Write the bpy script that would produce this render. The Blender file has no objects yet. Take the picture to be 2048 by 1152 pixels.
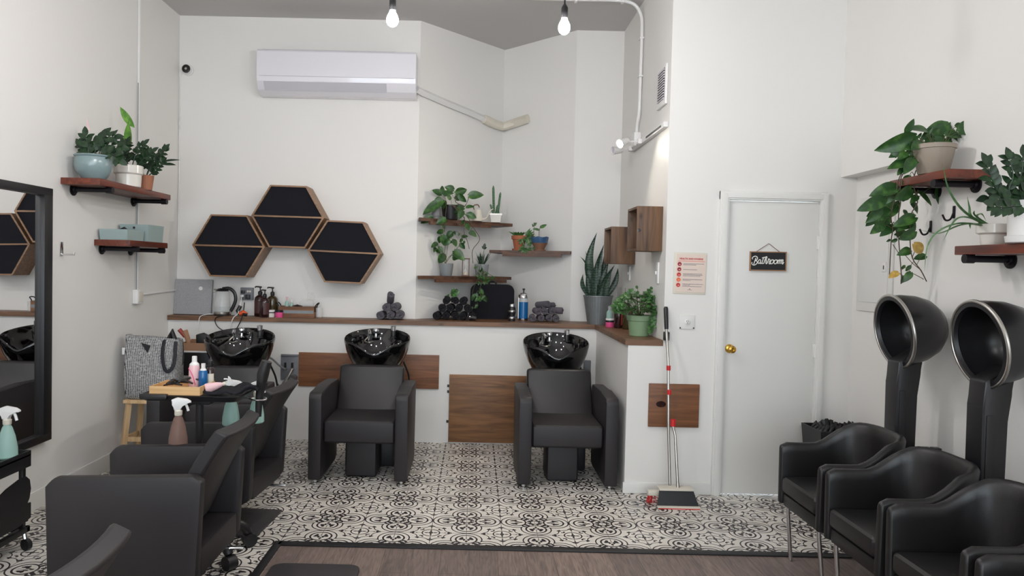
import bpy, bmesh, math, random
from mathutils import Vector, Matrix, Euler
R = math.radians
PI = math.pi
SC = bpy.context.scene
COL = SC.collection

# ---------------------------------------------------------------- camera
FPX = 1460.0; CX = 950.0; CY = 576.0; CAMH = 1.53
PITCH = math.atan(41 / FPX); ROLL = R(1.27)
cd = bpy.data.cameras.new('camera'); cam = bpy.data.objects.new('camera', cd); COL.objects.link(cam)
cd.sensor_width = 36; cd.lens = FPX / 2048 * 36; cd.shift_x = (1024 - CX) / 2048
cd.clip_start = 0.05
cam.matrix_world = Matrix.Translation((0, 0, CAMH)) @ Matrix.Rotation(PI/2 - PITCH, 4, 'X') @ Matrix.Rotation(ROLL, 4, 'Z')
SC.camera = cam

def ray(px, py):
    dx = (px - CX) / FPX; dy = (CY - py) / FPX
    c, s = math.cos(ROLL), math.sin(ROLL)
    x = dx*c - dy*s; y = dx*s + dy*c; a = PI/2 - PITCH
    return Vector((x, y*math.cos(a) + math.sin(a), y*math.sin(a) - math.cos(a)))
def at(px, py, Y):
    d = ray(px, py); return Vector((0, 0, CAMH)) + d * (Y / d.y)

# ---------------------------------------------------------------- mesh builder
def nrm(v):
    v = Vector(v); return v.normalized() if v.length > 1e-9 else Vector((0, 0, 1))
class B:
    def __init__(s): s.bm = bmesh.new(); s.mi = 0
    def _mark(s, faces):
        for f in faces: f.material_index = s.mi
    def box(s, x0, x1, y0, y1, z0, z1, bev=0.0, seg=2, m=None):
        M = Matrix.Translation(((x0+x1)/2, (y0+y1)/2, (z0+z1)/2)) @ Matrix.Diagonal((abs(x1-x0), abs(y1-y0), abs(z1-z0), 1))
        r = bmesh.ops.create_cube(s.bm, size=1, matrix=M); vs = r['verts']
        fs = {f for v in vs for f in v.link_faces}
        s._mark(fs)
        if bev > 0:
            es = list({e for v in vs for e in v.link_edges})
            r = bmesh.ops.bevel(s.bm, geom=es, offset=bev, segments=seg, profile=0.6, affect='EDGES')
            vs = list({v for f in r['faces'] for v in f.verts} | {v for v in vs if v.is_valid})
            s._mark({f for v in vs for f in v.link_faces})
        if m is not None: bmesh.ops.transform(s.bm, matrix=m, verts=vs)
        return s
    def ring(s, pts): return [s.bm.verts.new(p) for p in pts]
    def bridge(s, a, b, close=True):
        n = len(a); out = []
        for i in range(n if close else n-1):
            j = (i+1) % n
            try: f = s.bm.faces.new((a[i], a[j], b[j], b[i])); f.material_index = s.mi; out.append(f)
            except ValueError: pass
        return out
    def cap(s, r, flip=False):
        try: f = s.bm.faces.new(r[::-1] if flip else r); f.material_index = s.mi
        except ValueError: pass
    def cyl(s, p0, p1, r0, r1=None, seg=16, caps=True):
        return s.tube([p0, p1], [r0, r0 if r1 is None else r1], seg, caps)
    def tube(s, pts, r, seg=8, caps=True, flat=1.0, up=None):
        pts = [Vector(p) for p in pts]; n = len(pts)
        rs = r if isinstance(r, (list, tuple)) else [r]*n
        t0 = nrm(pts[1]-pts[0]); ref = Vector(up) if up else (Vector((0, 0, 1)) if abs(t0.z) < .9 else Vector((1, 0, 0)))
        u = nrm(t0.cross(ref)); prev = None; first = None
        for i in range(n):
            t = nrm(pts[min(i+1, n-1)] - pts[max(i-1, 0)])
            u = u - t*u.dot(t); u = nrm(u) if u.length > 1e-6 else nrm(t.cross(ref)); v = t.cross(u)
            rg = s.ring([pts[i] + (u*math.cos(2*PI*k/seg) + v*math.sin(2*PI*k/seg)*flat)*rs[i] for k in range(seg)])
            if prev: s.bridge(prev, rg)
            else: first = rg
            prev = rg
        if caps: s.cap(first, True); s.cap(prev)
        return s
    def lathe(s, prof, seg=28, m=None, sx=1.0, sy=1.0):
        m = m or Matrix(); prev = None
        for (r, z) in prof:
            if r < 1e-5: rg = [s.bm.verts.new(m @ Vector((0, 0, z)))]
            else: rg = [s.bm.verts.new(m @ Vector((r*sx*math.cos(2*PI*k/seg), r*sy*math.sin(2*PI*k/seg), z))) for k in range(seg)]
            if prev:
                if len(prev) == 1 and len(rg) > 1:
                    for k in range(seg): f = s.bm.faces.new((prev[0], rg[(k+1) % seg], rg[k])); f.material_index = s.mi
                elif len(rg) == 1 and len(prev) > 1:
                    for k in range(seg): f = s.bm.faces.new((prev[k], prev[(k+1) % seg], rg[0])); f.material_index = s.mi
                elif len(rg) > 1: s.bridge(prev, rg)
            prev = rg
        return s
    def prism(s, poly, fn, a, b, bev=0):
        """poly: 2D points; fn(u,v,w)->3D; extruded between w=a and w=b"""
        A = s.ring([fn(u, v, a) for u, v in poly]); Bq = s.ring([fn(u, v, b) for u, v in poly])
        fs = s.bridge(A, Bq); s.cap(A, True); s.cap(Bq)
        if bev > 0:
            es = list({e for v in A+Bq for e in v.link_edges})
            r = bmesh.ops.bevel(s.bm, geom=es, offset=bev, segments=2, profile=.6, affect='EDGES')
            s._mark(r['faces'])
        return s
    def sheet(s, rows, thick=0):
        rr = [s.ring(r) for r in rows]
        for a, b in zip(rr, rr[1:]): s.bridge(a, b, close=False)
        return s
    def leaf(s, p, d, n, L, W, kind='heart', bend=.25, fold=.18):
        """leaf from base p along d, face normal ~n"""
        d = nrm(d); n = Vector(n); n = nrm(n - d*n.dot(d)); w = d.cross(n); N = 9 if kind == 'heart' else 7
        prev = None
        for i in range(N+1):
            t = i/N
            if kind == 'heart': wd = 2.2*((t+.014)**.42)*max(0, 1-t)**.82
            elif kind == 'lance': wd = math.sin(PI*t**.85)**.9 if 0 < t < 1 else 0
            elif kind == 'sword': wd = (0.55+.45*math.sin(PI*min(1, t*1.1)))*(1-t**5)
            else: wd = math.sqrt(max(0, 1-(2*t-1)**2))
            wd = max(wd, .02)*W/2
            c = p + d*(L*t*(1-bend*.12*t)) - n*(bend*L*t*t)
            notch = d*(-.09*L if (kind == 'heart' and i == 0) else 0)
            e = n*(wd*fold*2)
            row = s.ring([c + w*wd + e + notch*.8, c + w*wd*.5 + e*.4 + notch, c, c - w*wd*.5 + e*.4 + notch, c - w*wd + e + notch*.8])
            if prev: s.bridge(prev, row, close=False)
            prev = row
        return s
    def out(s, name, mat, parent=None, loc=(0, 0, 0), label=None, ang=35, cat=None, group=None, kind=None, rot=None, smooth=True, solid=0):
        bmesh.ops.recalc_face_normals(s.bm, faces=s.bm.faces[:])
        me = bpy.data.meshes.new(name); s.bm.to_mesh(me); s.bm.free()
        for mm in (mat if isinstance(mat, (list, tuple)) else [mat]): me.materials.append(mm)
        if smooth:
            me.polygons.foreach_set('use_smooth', [True]*len(me.polygons)); me.set_sharp_from_angle(angle=R(ang))
        o = bpy.data.objects.new(name, me); COL.objects.link(o); o.location = loc
        if rot: o.rotation_euler = rot
        if parent: o.parent = parent
        if solid:
            md = o.modifiers.new('solid', 'SOLIDIFY'); md.thickness = solid; md.offset = 0
        tag(o, label, cat, group, kind)
        return o
def tag(o, label=None, cat=None, group=None, kind=None):
    if label: o['label'] = label
    if cat: o['category'] = cat
    if group: o['group'] = group
    if kind: o['kind'] = kind
    return o
def thing(name, label, cat, loc=(0, 0, 0), rz=0, group=None):
    o = bpy.data.objects.new(name, None); COL.objects.link(o); o.location = loc; o.rotation_euler = (0, 0, rz)
    o.empty_display_size = .05
    return tag(o, label, cat, group)
def dup(root, loc, rz=None, label=None, cat=None):
    r = root.copy(); COL.objects.link(r); r.location = loc
    if rz is not None: r.rotation_euler = (0, 0, rz)
    if label: r['label'] = label
    for ch in list(root.children):
        c = ch.copy(); COL.objects.link(c); c.parent = r
        for g in list(ch.children):
            d = g.copy(); COL.objects.link(d); d.parent = c
    return r
def smooth_pts(pts, k=6):
    """Catmull-Rom through pts"""
    P = [Vector(p) for p in pts]; P = [P[0]*2-P[1]] + P + [P[-1]*2-P[-2]]; out = []
    for i in range(1, len(P)-2):
        for j in range(k):
            t = j/k; a, b, c, d = P[i-1:i+3]
            out.append(.5*((2*b) + (c-a)*t + (2*a-5*b+4*c-d)*t*t + (-a+3*b-3*c+d)*t**3))
    out.append(P[-2]); return out

# ---------------------------------------------------------------- materials
def srgb(r, g, b):
    f = lambda c: (c/255/12.92) if c/255 <= .04045 else ((c/255+.055)/1.055)**2.4
    return (f(r), f(g), f(b), 1)
def mat(name, col, rough=.5, metal=0, spec=None, bump=0, bscale=200, var=0, vscale=8, trans=0, ior=1.45, emis=0, coat=0, alpha=1, sheen=0):
    m = bpy.data.materials.new(name); m.use_nodes = True; nt = m.node_tree; p = nt.nodes['Principled BSDF']
    c = srgb(*col); p.inputs['Base Color'].default_value = c; p.inputs['Roughness'].default_value = rough; p.inputs['Metallic'].default_value = metal
    if spec is not None: p.inputs['Specular IOR Level'].default_value = spec
    if trans: p.inputs['Transmission Weight'].default_value = trans; p.inputs['IOR'].default_value = ior
    if coat: p.inputs['Coat Weight'].default_value = coat; p.inputs['Coat Roughness'].default_value = .05
    if alpha < 1: p.inputs['Alpha'].default_value = alpha
    if sheen: p.inputs['Sheen Weight'].default_value = sheen
    if emis: p.inputs['Emission Color'].default_value = c; p.inputs['Emission Strength'].default_value = emis
    tc = nt.nodes.new('ShaderNodeTexCoord')
    if bump:
        n = nt.nodes.new('ShaderNodeTexNoise'); n.inputs['Scale'].default_value = bscale; n.inputs['Detail'].default_value = 3
        b = nt.nodes.new('ShaderNodeBump'); b.inputs['Strength'].default_value = bump; b.inputs['Distance'].default_value = .002
        nt.links.new(tc.outputs['Object'], n.inputs['Vector']); nt.links.new(n.outputs[0], b.inputs['Height']); nt.links.new(b.outputs[0], p.inputs['Normal'])
    if var:
        n = nt.nodes.new('ShaderNodeTexNoise'); n.inputs['Scale'].default_value = vscale; n.inputs['Detail'].default_value = 4
        nt.links.new(tc.outputs['Object'], n.inputs['Vector'])
        mx = nt.nodes.new('ShaderNodeMix'); mx.data_type = 'RGBA'
        nt.links.new(n.outputs[0], mx.inputs[0]); mx.inputs[6].default_value = tuple(x*(1-var) for x in c[:3])+(1,); mx.inputs[7].default_value = tuple(min(1, x*(1+var)) for x in c[:3])+(1,)
        nt.links.new(mx.outputs[2], p.inputs['Base Color'])
    return m
def ramp(nt, fac, stops):
    r = nt.nodes.new('ShaderNodeValToRGB'); e = r.color_ramp.elements
    while len(e) < len(stops): e.new(.5)
    for x, (pos, c) in zip(e, stops): x.position = pos; x.color = c
    nt.links.new(fac, r.inputs[0]); return r.outputs[0]
def wood(name, dark, light, axis='X', rough=.5, knots=True, scale=1.0):
    m = bpy.data.materials.new(name); m.use_nodes = True; nt = m.node_tree; p = nt.nodes['Principled BSDF']
    tc = nt.nodes.new('ShaderNodeTexCoord'); mp = nt.nodes.new('ShaderNodeMapping')
    s = {'X': (2, 26, 26), 'Y': (26, 2, 26), 'Z': (26, 26, 2)}[axis]; mp.inputs['Scale'].default_value = tuple(v*scale for v in s)
    nt.links.new(tc.outputs['Object'], mp.inputs[0])
    n = nt.nodes.new('ShaderNodeTexNoise'); n.inputs['Scale'].default_value = 1; n.inputs['Detail'].default_value = 6; n.inputs['Distortion'].default_value = 1.1
    nt.links.new(mp.outputs[0], n.inputs['Vector'])
    c1, c2 = srgb(*dark), srgb(*light)
    col = ramp(nt, n.outputs[0], [(.3, c1), (.5, tuple((a+b)/2 for a, b in zip(c1, c2))), (.72, c2)])
    if knots:
        k = nt.nodes.new('ShaderNodeTexVoronoi'); k.inputs['Scale'].default_value = 5.0
        mp2 = nt.nodes.new('ShaderNodeMapping'); mp2.inputs['Scale'].default_value = {'X': (.7, 0, 1.3), 'Y': (0, .7, 1.3), 'Z': (1.3, 0, .7)}[axis]
        nt.links.new(tc.outputs['Object'], mp2.inputs[0]); nt.links.new(mp2.outputs[0], k.inputs['Vector'])
        f = ramp(nt, k.outputs['Distance'], [(.04, (1, 1, 1, 1)), (.13, (0, 0, 0, 1))])
        mx = nt.nodes.new('ShaderNodeMix'); mx.data_type = 'RGBA'; nt.links.new(f, mx.inputs[0]); nt.links.new(col, mx.inputs[6])
        mx.inputs[7].default_value = tuple(v*.35 for v in c1[:3])+(1,); col = mx.outputs[2]
    nt.links.new(col, p.inputs['Base Color']); p.inputs['Roughness'].default_value = rough
    b = nt.nodes.new('ShaderNodeBump'); b.inputs['Strength'].default_value = .25; b.inputs['Distance'].default_value = .002
    nt.links.new(n.outputs[0], b.inputs['Height']); nt.links.new(b.outputs[0], p.inputs['Normal'])
    return m

class NT:
    """tiny expression helper for math nodes"""
    def __init__(s, nt): s.nt = nt
    def m(s, op, a, b=None, c=None):
        n = s.nt.nodes.new('ShaderNodeMath'); n.operation = op
        for i, v in enumerate((a, b, c)):
            if v is None: continue
            if isinstance(v, (int, float)): n.inputs[i].default_value = v
            else: s.nt.links.new(v, n.inputs[i])
        return n.outputs[0]
    def ell(s, x, y, cx, cy, rx, ry):      # 1 inside an ellipse
        u = s.m('MULTIPLY', s.m('SUBTRACT', x, cx), 1/rx); v = s.m('MULTIPLY', s.m('SUBTRACT', y, cy), 1/ry)
        return s.m('LESS_THAN', s.m('ADD', s.m('MULTIPLY', u, u), s.m('MULTIPLY', v, v)), 1.0)
    def ringd(s, x, y, cx, cy, r, w):
        u = s.m('SUBTRACT', x, cx); v = s.m('SUBTRACT', y, cy)
        d = s.m('SQRT', s.m('ADD', s.m('MULTIPLY', u, u), s.m('MULTIPLY', v, v)))
        return s.m('LESS_THAN', s.m('ABSOLUTE', s.m('SUBTRACT', d, r)), w)
    def mx(s, *a):
        r = a[0]
        for b in a[1:]: r = s.m('MAXIMUM', r, b)
        return r
def tile_material():
    m = bpy.data.materials.new('patterned_tile'); m.use_nodes = True; nt = m.node_tree; p = nt.nodes['Principled BSDF']; E = NT(nt)
    tc = nt.nodes.new('ShaderNodeTexCoord'); sp = nt.nodes.new('ShaderNodeSeparateXYZ'); nt.links.new(tc.outputs['Object'], sp.inputs[0])
    T = .2045
    def fold(o, off): return E.m('ABSOLUTE', E.m('SUBTRACT', E.m('FLOORED_MODULO', E.m('ADD', E.m('MULTIPLY', E.m('SUBTRACT', o, off), 1/T), 1.0), 2.0), 1.0))
    x = fold(sp.outputs[0], -.018); y = fold(sp.outputs[1], 4.362)
    a = E.m('MAXIMUM', x, y); b = E.m('MINIMUM', x, y)
    x2 = E.m('SUBTRACT', 1.0, x); y2 = E.m('SUBTRACT', 1.0, y); c = E.m('MAXIMUM', x2, y2); d = E.m('MINIMUM', x2, y2)
    outer = E.ringd(a, b, .555, 0, .43, .019)
    parts = [outer, E.ringd(a, b, .555, 0, .29, .026),
             E.ell(a, b, .60, .13, .085, .055), E.ell(a, b, .55, .16, .04, .05), E.ell(a, b, .67, .115, .05, .035), E.ell(a, b, .52, .06, .07, .035), E.ell(a, b, .66, 0, .12, .010),
             E.ell(a, b, .155, .07, .075, .045), E.ell(a, b, .41, .0, .06, .04),
             E.ell(a, b, .27, .21, .055, .06), E.ell(a, b, .36, .30, .04, .055),
             E.ringd(c, d, 0, 0, .245, .019), E.ell(c, d, 0, 0, .065, .065), E.ell(c, d, .125, 0, .06, .03),
             E.ell(c, d, .50, .0, .036, .10), E.ell(c, d, .50, .0, .14, .016), E.ell(c, d, .57, .0, .02, .04), E.ell(c, d, .40, 0, .02, .03),
             E.ell(c, d, .345, .345, .085, .036), E.m('MULTIPLY', E.ringd(c, d, .64, .30, .27, .015), E.m('LESS_THAN', c, .56)), E.ell(c, d, .27, .22, .05, .03)]
    dark = E.mx(*parts)
    # cut the arcs that would run into the lobe
    g = E.mx(E.m('LESS_THAN', x, .006), E.m('LESS_THAN', y, .006), E.m('LESS_THAN', x2, .009), E.m('LESS_THAN', y2, .009))
    fac = E.mx(dark, E.m('MULTIPLY', g, .8))
    n = nt.nodes.new('ShaderNodeTexNoise'); n.inputs['Scale'].default_value = 3; nt.links.new(tc.outputs['Object'], n.inputs['Vector'])
    lt = ramp(nt, n.outputs[0], [(.3, srgb(214, 208, 198)), (.7, srgb(228, 223, 214))])
    mx = nt.nodes.new('ShaderNodeMix'); mx.data_type = 'RGBA'; nt.links.new(fac, mx.inputs[0]); nt.links.new(lt, mx.inputs[6]); mx.inputs[7].default_value = srgb(38, 34, 38)
    nt.links.new(mx.outputs[2], p.inputs['Base Color']); p.inputs['Roughness'].default_value = .45
    return m
def plank_material():
    m = bpy.data.materials.new('plank_floor'); m.use_nodes = True; nt = m.node_tree; p = nt.nodes['Principled BSDF']
    tc = nt.nodes.new('ShaderNodeTexCoord'); mp = nt.nodes.new('ShaderNodeMapping'); mp.inputs['Rotation'].default_value = (0, 0, PI/2)
    nt.links.new(tc.outputs['Object'], mp.inputs[0])
    br = nt.nodes.new('ShaderNodeTexBrick'); br.offset = .37; br.inputs['Scale'].default_value = 1; br.inputs['Brick Width'].default_value = 1.2; br.inputs['Row Height'].default_value = .15
    br.inputs['Mortar Size'].default_value = .0015; br.inputs['Color1'].default_value = srgb(136, 120, 112); br.inputs['Color2'].default_value = srgb(114, 101, 96); br.inputs['Mortar'].default_value = srgb(84, 74, 69)
    nt.links.new(mp.outputs[0], br.inputs['Vector'])
    mp2 = nt.nodes.new('ShaderNodeMapping'); mp2.inputs['Scale'].default_value = (60, 5, 1); nt.links.new(tc.outputs['Object'], mp2.inputs[0])
    n = nt.nodes.new('ShaderNodeTexNoise'); n.inputs['Scale'].default_value = 1; n.inputs['Detail'].default_value = 6; n.inputs['Distortion'].default_value = 1.5; nt.links.new(mp2.outputs[0], n.inputs['Vector'])
    g = ramp(nt, n.outputs[0], [(.3, (.62, .6, .6, 1)), (.7, (1.25, 1.2, 1.15, 1))])
    mx = nt.nodes.new('ShaderNodeMix'); mx.data_type = 'RGBA'; mx.blend_type = 'MULTIPLY'; mx.inputs[0].default_value = 1
    nt.links.new(br.outputs[0], mx.inputs[6]); nt.links.new(g, mx.inputs[7]); nt.links.new(mx.outputs[2], p.inputs['Base Color'])
    p.inputs['Roughness'].default_value = .5
    return m
def leaf_material(name, c1, c2, scale=60, lo=.45, hi=.62, rough=.4):
    m = bpy.data.materials.new(name); m.use_nodes = True; nt = m.node_tree; p = nt.nodes['Principled BSDF']
    tc = nt.nodes.new('ShaderNodeTexCoord'); n = nt.nodes.new('ShaderNodeTexNoise'); n.inputs['Scale'].default_value = scale; n.inputs['Detail'].default_value = 2
    nt.links.new(tc.outputs['Object'], n.inputs['Vector'])
    nt.links.new(ramp(nt, n.outputs[0], [(lo, srgb(*c1)), (hi, srgb(*c2))]), p.inputs['Base Color']); p.inputs['Roughness'].default_value = rough
    return m
def weave_material():
    m = bpy.data.materials.new('woven_black_white'); m.use_nodes = True; nt = m.node_tree; p = nt.nodes['Principled BSDF']
    tc = nt.nodes.new('ShaderNodeTexCoord'); mp = nt.nodes.new('ShaderNodeMapping'); mp.inputs['Scale'].default_value = (150, 150, 150); nt.links.new(tc.outputs['Object'], mp.inputs[0])
    E = NT(nt); sp = nt.nodes.new('ShaderNodeSeparateXYZ'); nt.links.new(mp.outputs[0], sp.inputs[0])
    u = E.m('ADD', sp.outputs[0], sp.outputs[1]); a = E.m('SINE', E.m('MULTIPLY', u, 3.1)); b = E.m('SINE', E.m('MULTIPLY', sp.outputs[2], 3.8))
    n = nt.nodes.new('ShaderNodeTexNoise'); n.inputs['Scale'].default_value = .5; nt.links.new(mp.outputs[0], n.inputs['Vector'])
    v = E.m('ADD', E.m('MAXIMUM', a, b), E.m('MULTIPLY', E.m('SUBTRACT', n.outputs[0], .5), 1.6))
    nt.links.new(ramp(nt, v, [(.45, srgb(190, 190, 188)), (.85, srgb(48, 50, 56))]), p.inputs['Base Color']); p.inputs['Roughness'].default_value = .8
    return m

def sword_material():
    m = bpy.data.materials.new('banded_sword_leaf'); m.use_nodes = True; nt = m.node_tree; p = nt.nodes['Principled BSDF']
    tc = nt.nodes.new('ShaderNodeTexCoord'); wv = nt.nodes.new('ShaderNodeTexWave'); wv.bands_direction = 'Z'; wv.inputs['Scale'].default_value = 14; wv.inputs['Distortion'].default_value = 7; wv.inputs['Detail'].default_value = 3; wv.inputs['Detail Scale'].default_value = 3
    nt.links.new(tc.outputs['Object'], wv.inputs['Vector']); nt.links.new(ramp(nt, wv.outputs[0], [(.3, srgb(26, 46, 38)), (.95, srgb(62, 88, 68))]), p.inputs['Base Color']); p.inputs['Roughness'].default_value = .4
    return m
M = dict(
 wall=mat('white_wall_paint', (226, 224, 220), .55, bump=.15, bscale=60),
 ceil=mat('grey_ceiling_paint', (192, 190, 188), .8, bump=.1, bscale=60),
 trim=mat('white_gloss_trim', (222, 221, 217), .35),
 door=mat('white_door_paint', (218, 217, 213), .4, bump=.05, bscale=30),
 white=mat('white_plastic', (225, 224, 222), .3),
 acwhite=mat('glossy_white_plastic', (226, 224, 230), .12, coat=.4),
 acgrey=mat('grey_vent_plastic', (192, 190, 196), .4),
 offwhite=mat('cream_plastic', (214, 207, 192), .45),
 chrome=mat('chrome', (220, 220, 222), .12, 1), steel=mat('brushed_steel', (190, 186, 180), .3, 1), brass=mat('polished_brass', (222, 178, 84), .18, 1),
 black=mat('black_plastic', (24, 23, 25), .4), blackm=mat('matte_black_metal', (26, 25, 27), .5), gloss=mat('glossy_black_ceramic', (10, 10, 11), .06, coat=.5),
 vinyl=mat('black_vinyl', (31, 29, 30), .42, bump=.12, bscale=350, var=.08, vscale=6), vinyl2=mat('charcoal_leatherette', (36, 32, 34), .5, bump=.15, bscale=300, var=.08, vscale=5),
 leather=mat('soft_black_leather', (25, 24, 24), .4, bump=.15, bscale=260, var=.1, vscale=5),
 felt=mat('black_velvet', (12, 13, 22), .95, bump=.4, bscale=500),
 dkcloth=mat('black_terry_cloth', (20, 20, 27), .95, bump=.8, bscale=500), grcloth=mat('dark_grey_terry_cloth', (92, 88, 95), .95, bump=1, bscale=500, var=.15, vscale=60),
 iron=mat('black_iron_pipe', (30, 27, 31), .45, .6),
 shelfred=wood('red_brown_wood', (72, 30, 20), (124, 58, 36), 'Y', .4, knots=False), shelfbrown=wood('dark_walnut_wood', (58, 36, 26), (104, 68, 46), 'X', .5, knots=False),
 ledge=wood('stained_ledge_wood', (84, 58, 42), (136, 98, 68), 'X', .45), board=wood('stained_pine', (94, 62, 36), (142, 100, 62), 'X', .5), boardred=wood('reddish_stained_pine', (96, 60, 38), (138, 90, 58), 'X', .5, knots=False),
 crate=wood('dark_crate_wood', (60, 42, 30), (116, 84, 56), 'Z', .5), hexw=wood('honeycomb_wood', (116, 86, 62), (160, 124, 92), 'X', .5, knots=False, scale=2), pine=wood('pale_pine', (196, 160, 118), (226, 194, 150), 'Z', .5, knots=False),
 pinex=wood('pale_pine_box', (190, 146, 96), (222, 182, 130), 'X', .5, knots=False), caddy=wood('rustic_caddy_wood', (96, 62, 40), (142, 98, 66), 'X', .6, knots=False),
 tile=tile_material(), plank=plank_material(), weave=weave_material(),
 leafp=leaf_material('pothos_leaf', (36, 72, 30), (82, 124, 52), 22, .48, .80), leafd=leaf_material('dark_glossy_leaf', (20, 42, 24), (38, 70, 36), 40, .4, .7, .42), leafg=leaf_material('fresh_green_leaf', (46, 86, 44), (84, 126, 66), 50, .4, .7),
 leaffern=leaf_material('bright_fern_leaf', (80, 130, 48), (120, 170, 66), 30, .4, .7), leafy=leaf_material('yellowed_leaf', (176, 140, 62), (206, 172, 92), 50, .4, .7), sword=sword_material(),
 aloe=leaf_material('aloe_leaf', (70, 108, 66), (100, 140, 92), 30), cactus=leaf_material('cactus_green', (48, 88, 60), (76, 118, 80), 80),
 stem=mat('plant_stem', (74, 82, 46), .6), vine=mat('brown_vine', (76, 62, 48), .6), soil=mat('potting_soil', (44, 34, 28), .95, bump=1, bscale=200),
 celadon=mat('blue_grey_glaze', (128, 148, 150), .25, bump=1.0, bscale=35, coat=.3), whitepot=mat('white_glazed_ceramic', (222, 218, 210), .2, coat=.3), terra=mat('terracotta', (158, 92, 62), .8, var=.15, vscale=20),
 tanpot=mat('taupe_plastic_pot', (150, 138, 124), .5), greypot=mat('grey_painted_pot', (128, 132, 134), .5), zinc=mat('galvanised_zinc', (128, 132, 134), .45, .5, var=.12, vscale=20), greenpot=mat('sage_green_plastic', (120, 146, 112), .5),
 bluegl=mat('cobalt_glaze', (52, 84, 120), .2, var=.3, vscale=30), brownst=mat('brown_stoneware', (128, 92, 72), .5), ribbed=mat('ribbed_clay', (158, 104, 78), .7),
 cardblue=mat('blue_grey_card', (150, 168, 166), .7), card=mat('brown_cardboard', (164, 124, 96), .8), greyfab=mat('grey_woven_fabric', (158, 158, 160), .9, bump=1, bscale=300, var=.25, vscale=120),
 glass=mat('clear_glass', (240, 245, 244), .02, trans=1, ior=1.3), clearpl=mat('clear_plastic', (236, 238, 238), .08, alpha=.22), green_liq=mat('green_tinted_plastic', (196, 230, 220), .1, trans=.5, ior=1.15), amber_liq=mat('amber_tinted_plastic', (150, 122, 112), .1, trans=.4, ior=1.15),
 blue_liq=mat('blue_liquid', (20, 92, 150), .15), pink=mat('pink_label', (222, 84, 140), .4), pinkpale=mat('pale_pink_lotion', (226, 186, 190), .3), brownb=mat('amber_brown_plastic', (44, 22, 22), .15, coat=.3), olive=mat('olive_brown_plastic', (58, 48, 22), .15, coat=.3),
 brownlabel=mat('maroon_label', (72, 38, 38), .5), redlabel=mat('red_print', (150, 52, 44), .5), mirror=mat('mirror_glass', (235, 235, 235), .01, 1), grey=mat('grey_plastic', (120, 120, 122), .5), boxgrey=mat('grey_wall_box', (112, 114, 118), .5),
 orange=mat('orange_plastic', (226, 90, 40), .4), purple=mat('purple_plastic', (96, 44, 120), .4), red=mat('red_plastic', (200, 36, 40), .4), sand=mat('hourglass_sand', (200, 180, 150), .9),
 poster=mat('peach_paper', (220, 202, 190), .5), redink=mat('red_ink', (190, 50, 50), .6), greyink=mat('grey_ink', (92, 92, 108), .6), palered=mat('pale_red_ink', (226, 150, 138), .6), maroon=mat('maroon_ink', (130, 40, 60), .6), orangeink=mat('orange_ink', (230, 110, 60), .6),
 signblk=mat('chalkboard_black', (18, 18, 22), .6), paint=mat('white_lettering', (238, 236, 230), .5), rope=mat('jute_twine', (124, 92, 76), .8), tan=mat('tan_wood_frame', (150, 112, 82), .5),
 mat_=mat('dark_rubber_mat', (58, 54, 56), .55), lens=mat('dark_lens', (12, 12, 14), .1, coat=.5), bag_lining=mat('dark_bag_strap', (28, 29, 36), .7),
)
M['bulb'] = mat('lit_bulb', (253, 250, 251), .3, emis=1); M['spot'] = mat('lit_spot', (255, 245, 228), .3, emis=1)
def emission(m, s): m.node_tree.nodes['Principled BSDF'].inputs['Emission Strength'].default_value = s
# ================================================================ THE SETTING
XL, XR, XRU = -2.65, 2.59, 2.48       # left wall, recess in right wall, right wall
YB, YH, YD, YF = 6.49, 6.31, 5.0, -3.2  # back wall, ledge front, bathroom wall, shop front
ZC = 3.69; XS = 1.30; XLW = 1.06      # ceiling, alcove side wall, face of the low wall beneath the ledge
def st(o): o['kind'] = 'structure'; return o
W = M['wall']
def wallbox(name, x0, x1, y0, y1, z0=0, z1=ZC, m=W, bev=0):
    return st(B().box(x0, x1, y0, y1, z0, z1, bev).out(name, m, smooth=False))
wallbox('wall_left', XL-.12, XL, YF, YB+.3)
wallbox('wall_back', XL, -.527, YB, YB+.12)
def slantwall(name, p, q, t=.1, z0=0, z1=ZC):
    p, q = Vector(p), Vector(q); d = (q-p).normalized(); n = Vector((-d.y, d.x))*t
    pts = [p, q, q+n, p+n]
    b = B(); b.prism([(v.x, v.y) for v in pts], lambda u, v, w: Vector((u, v, w)), z0, z1)
    return st(b.out(name, W, smooth=False))
slantwall('wall_alcove_left', (-.527, YB), (.245, 7.3)); slantwall('wall_alcove_right', (.245, 7.3), (.872, 6.65))
wallbox('wall_alcove_end', .872, XS+.12, 6.65, 6.77)
wallbox('wall_alcove_side', XS, XS+.12, YD+.12, 6.65)
# bathroom wall with its door opening
DX0, DX1, DZ = 1.715, 2.345, 2.03
b = B(); b.box(XS, DX0, YD, YD+.12, 0, ZC); b.box(DX1, XR+.12, YD, YD+.12, 0, ZC); b.box(DX0, DX1, YD, YD+.12, DZ, ZC)
st(b.out('wall_bathroom', W, smooth=False))
# low wall that carries the ledge
b = B(); b.box(XL, XLW+.08, YH, YH+.08, 0, 1.02); b.box(XLW, XLW+.08, YD, YH, 0, 1.02); b.box(XLW+.08, XS, YD, YD+.1, 0, 1.02)
st(b.out('wall_ledge', W, smooth=False))
# right wall: thicker in front, a recess beside the bathroom wall
b = B(); b.box(XRU, XRU+.23, YF, 4.05, 0, ZC); b.box(XR, XR+.12, 4.05, YD, 0, 2.2); b.box(XRU, XRU+.23, 4.05, YD, 2.2, ZC)
st(b.out('wall_right', W, smooth=False))
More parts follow.
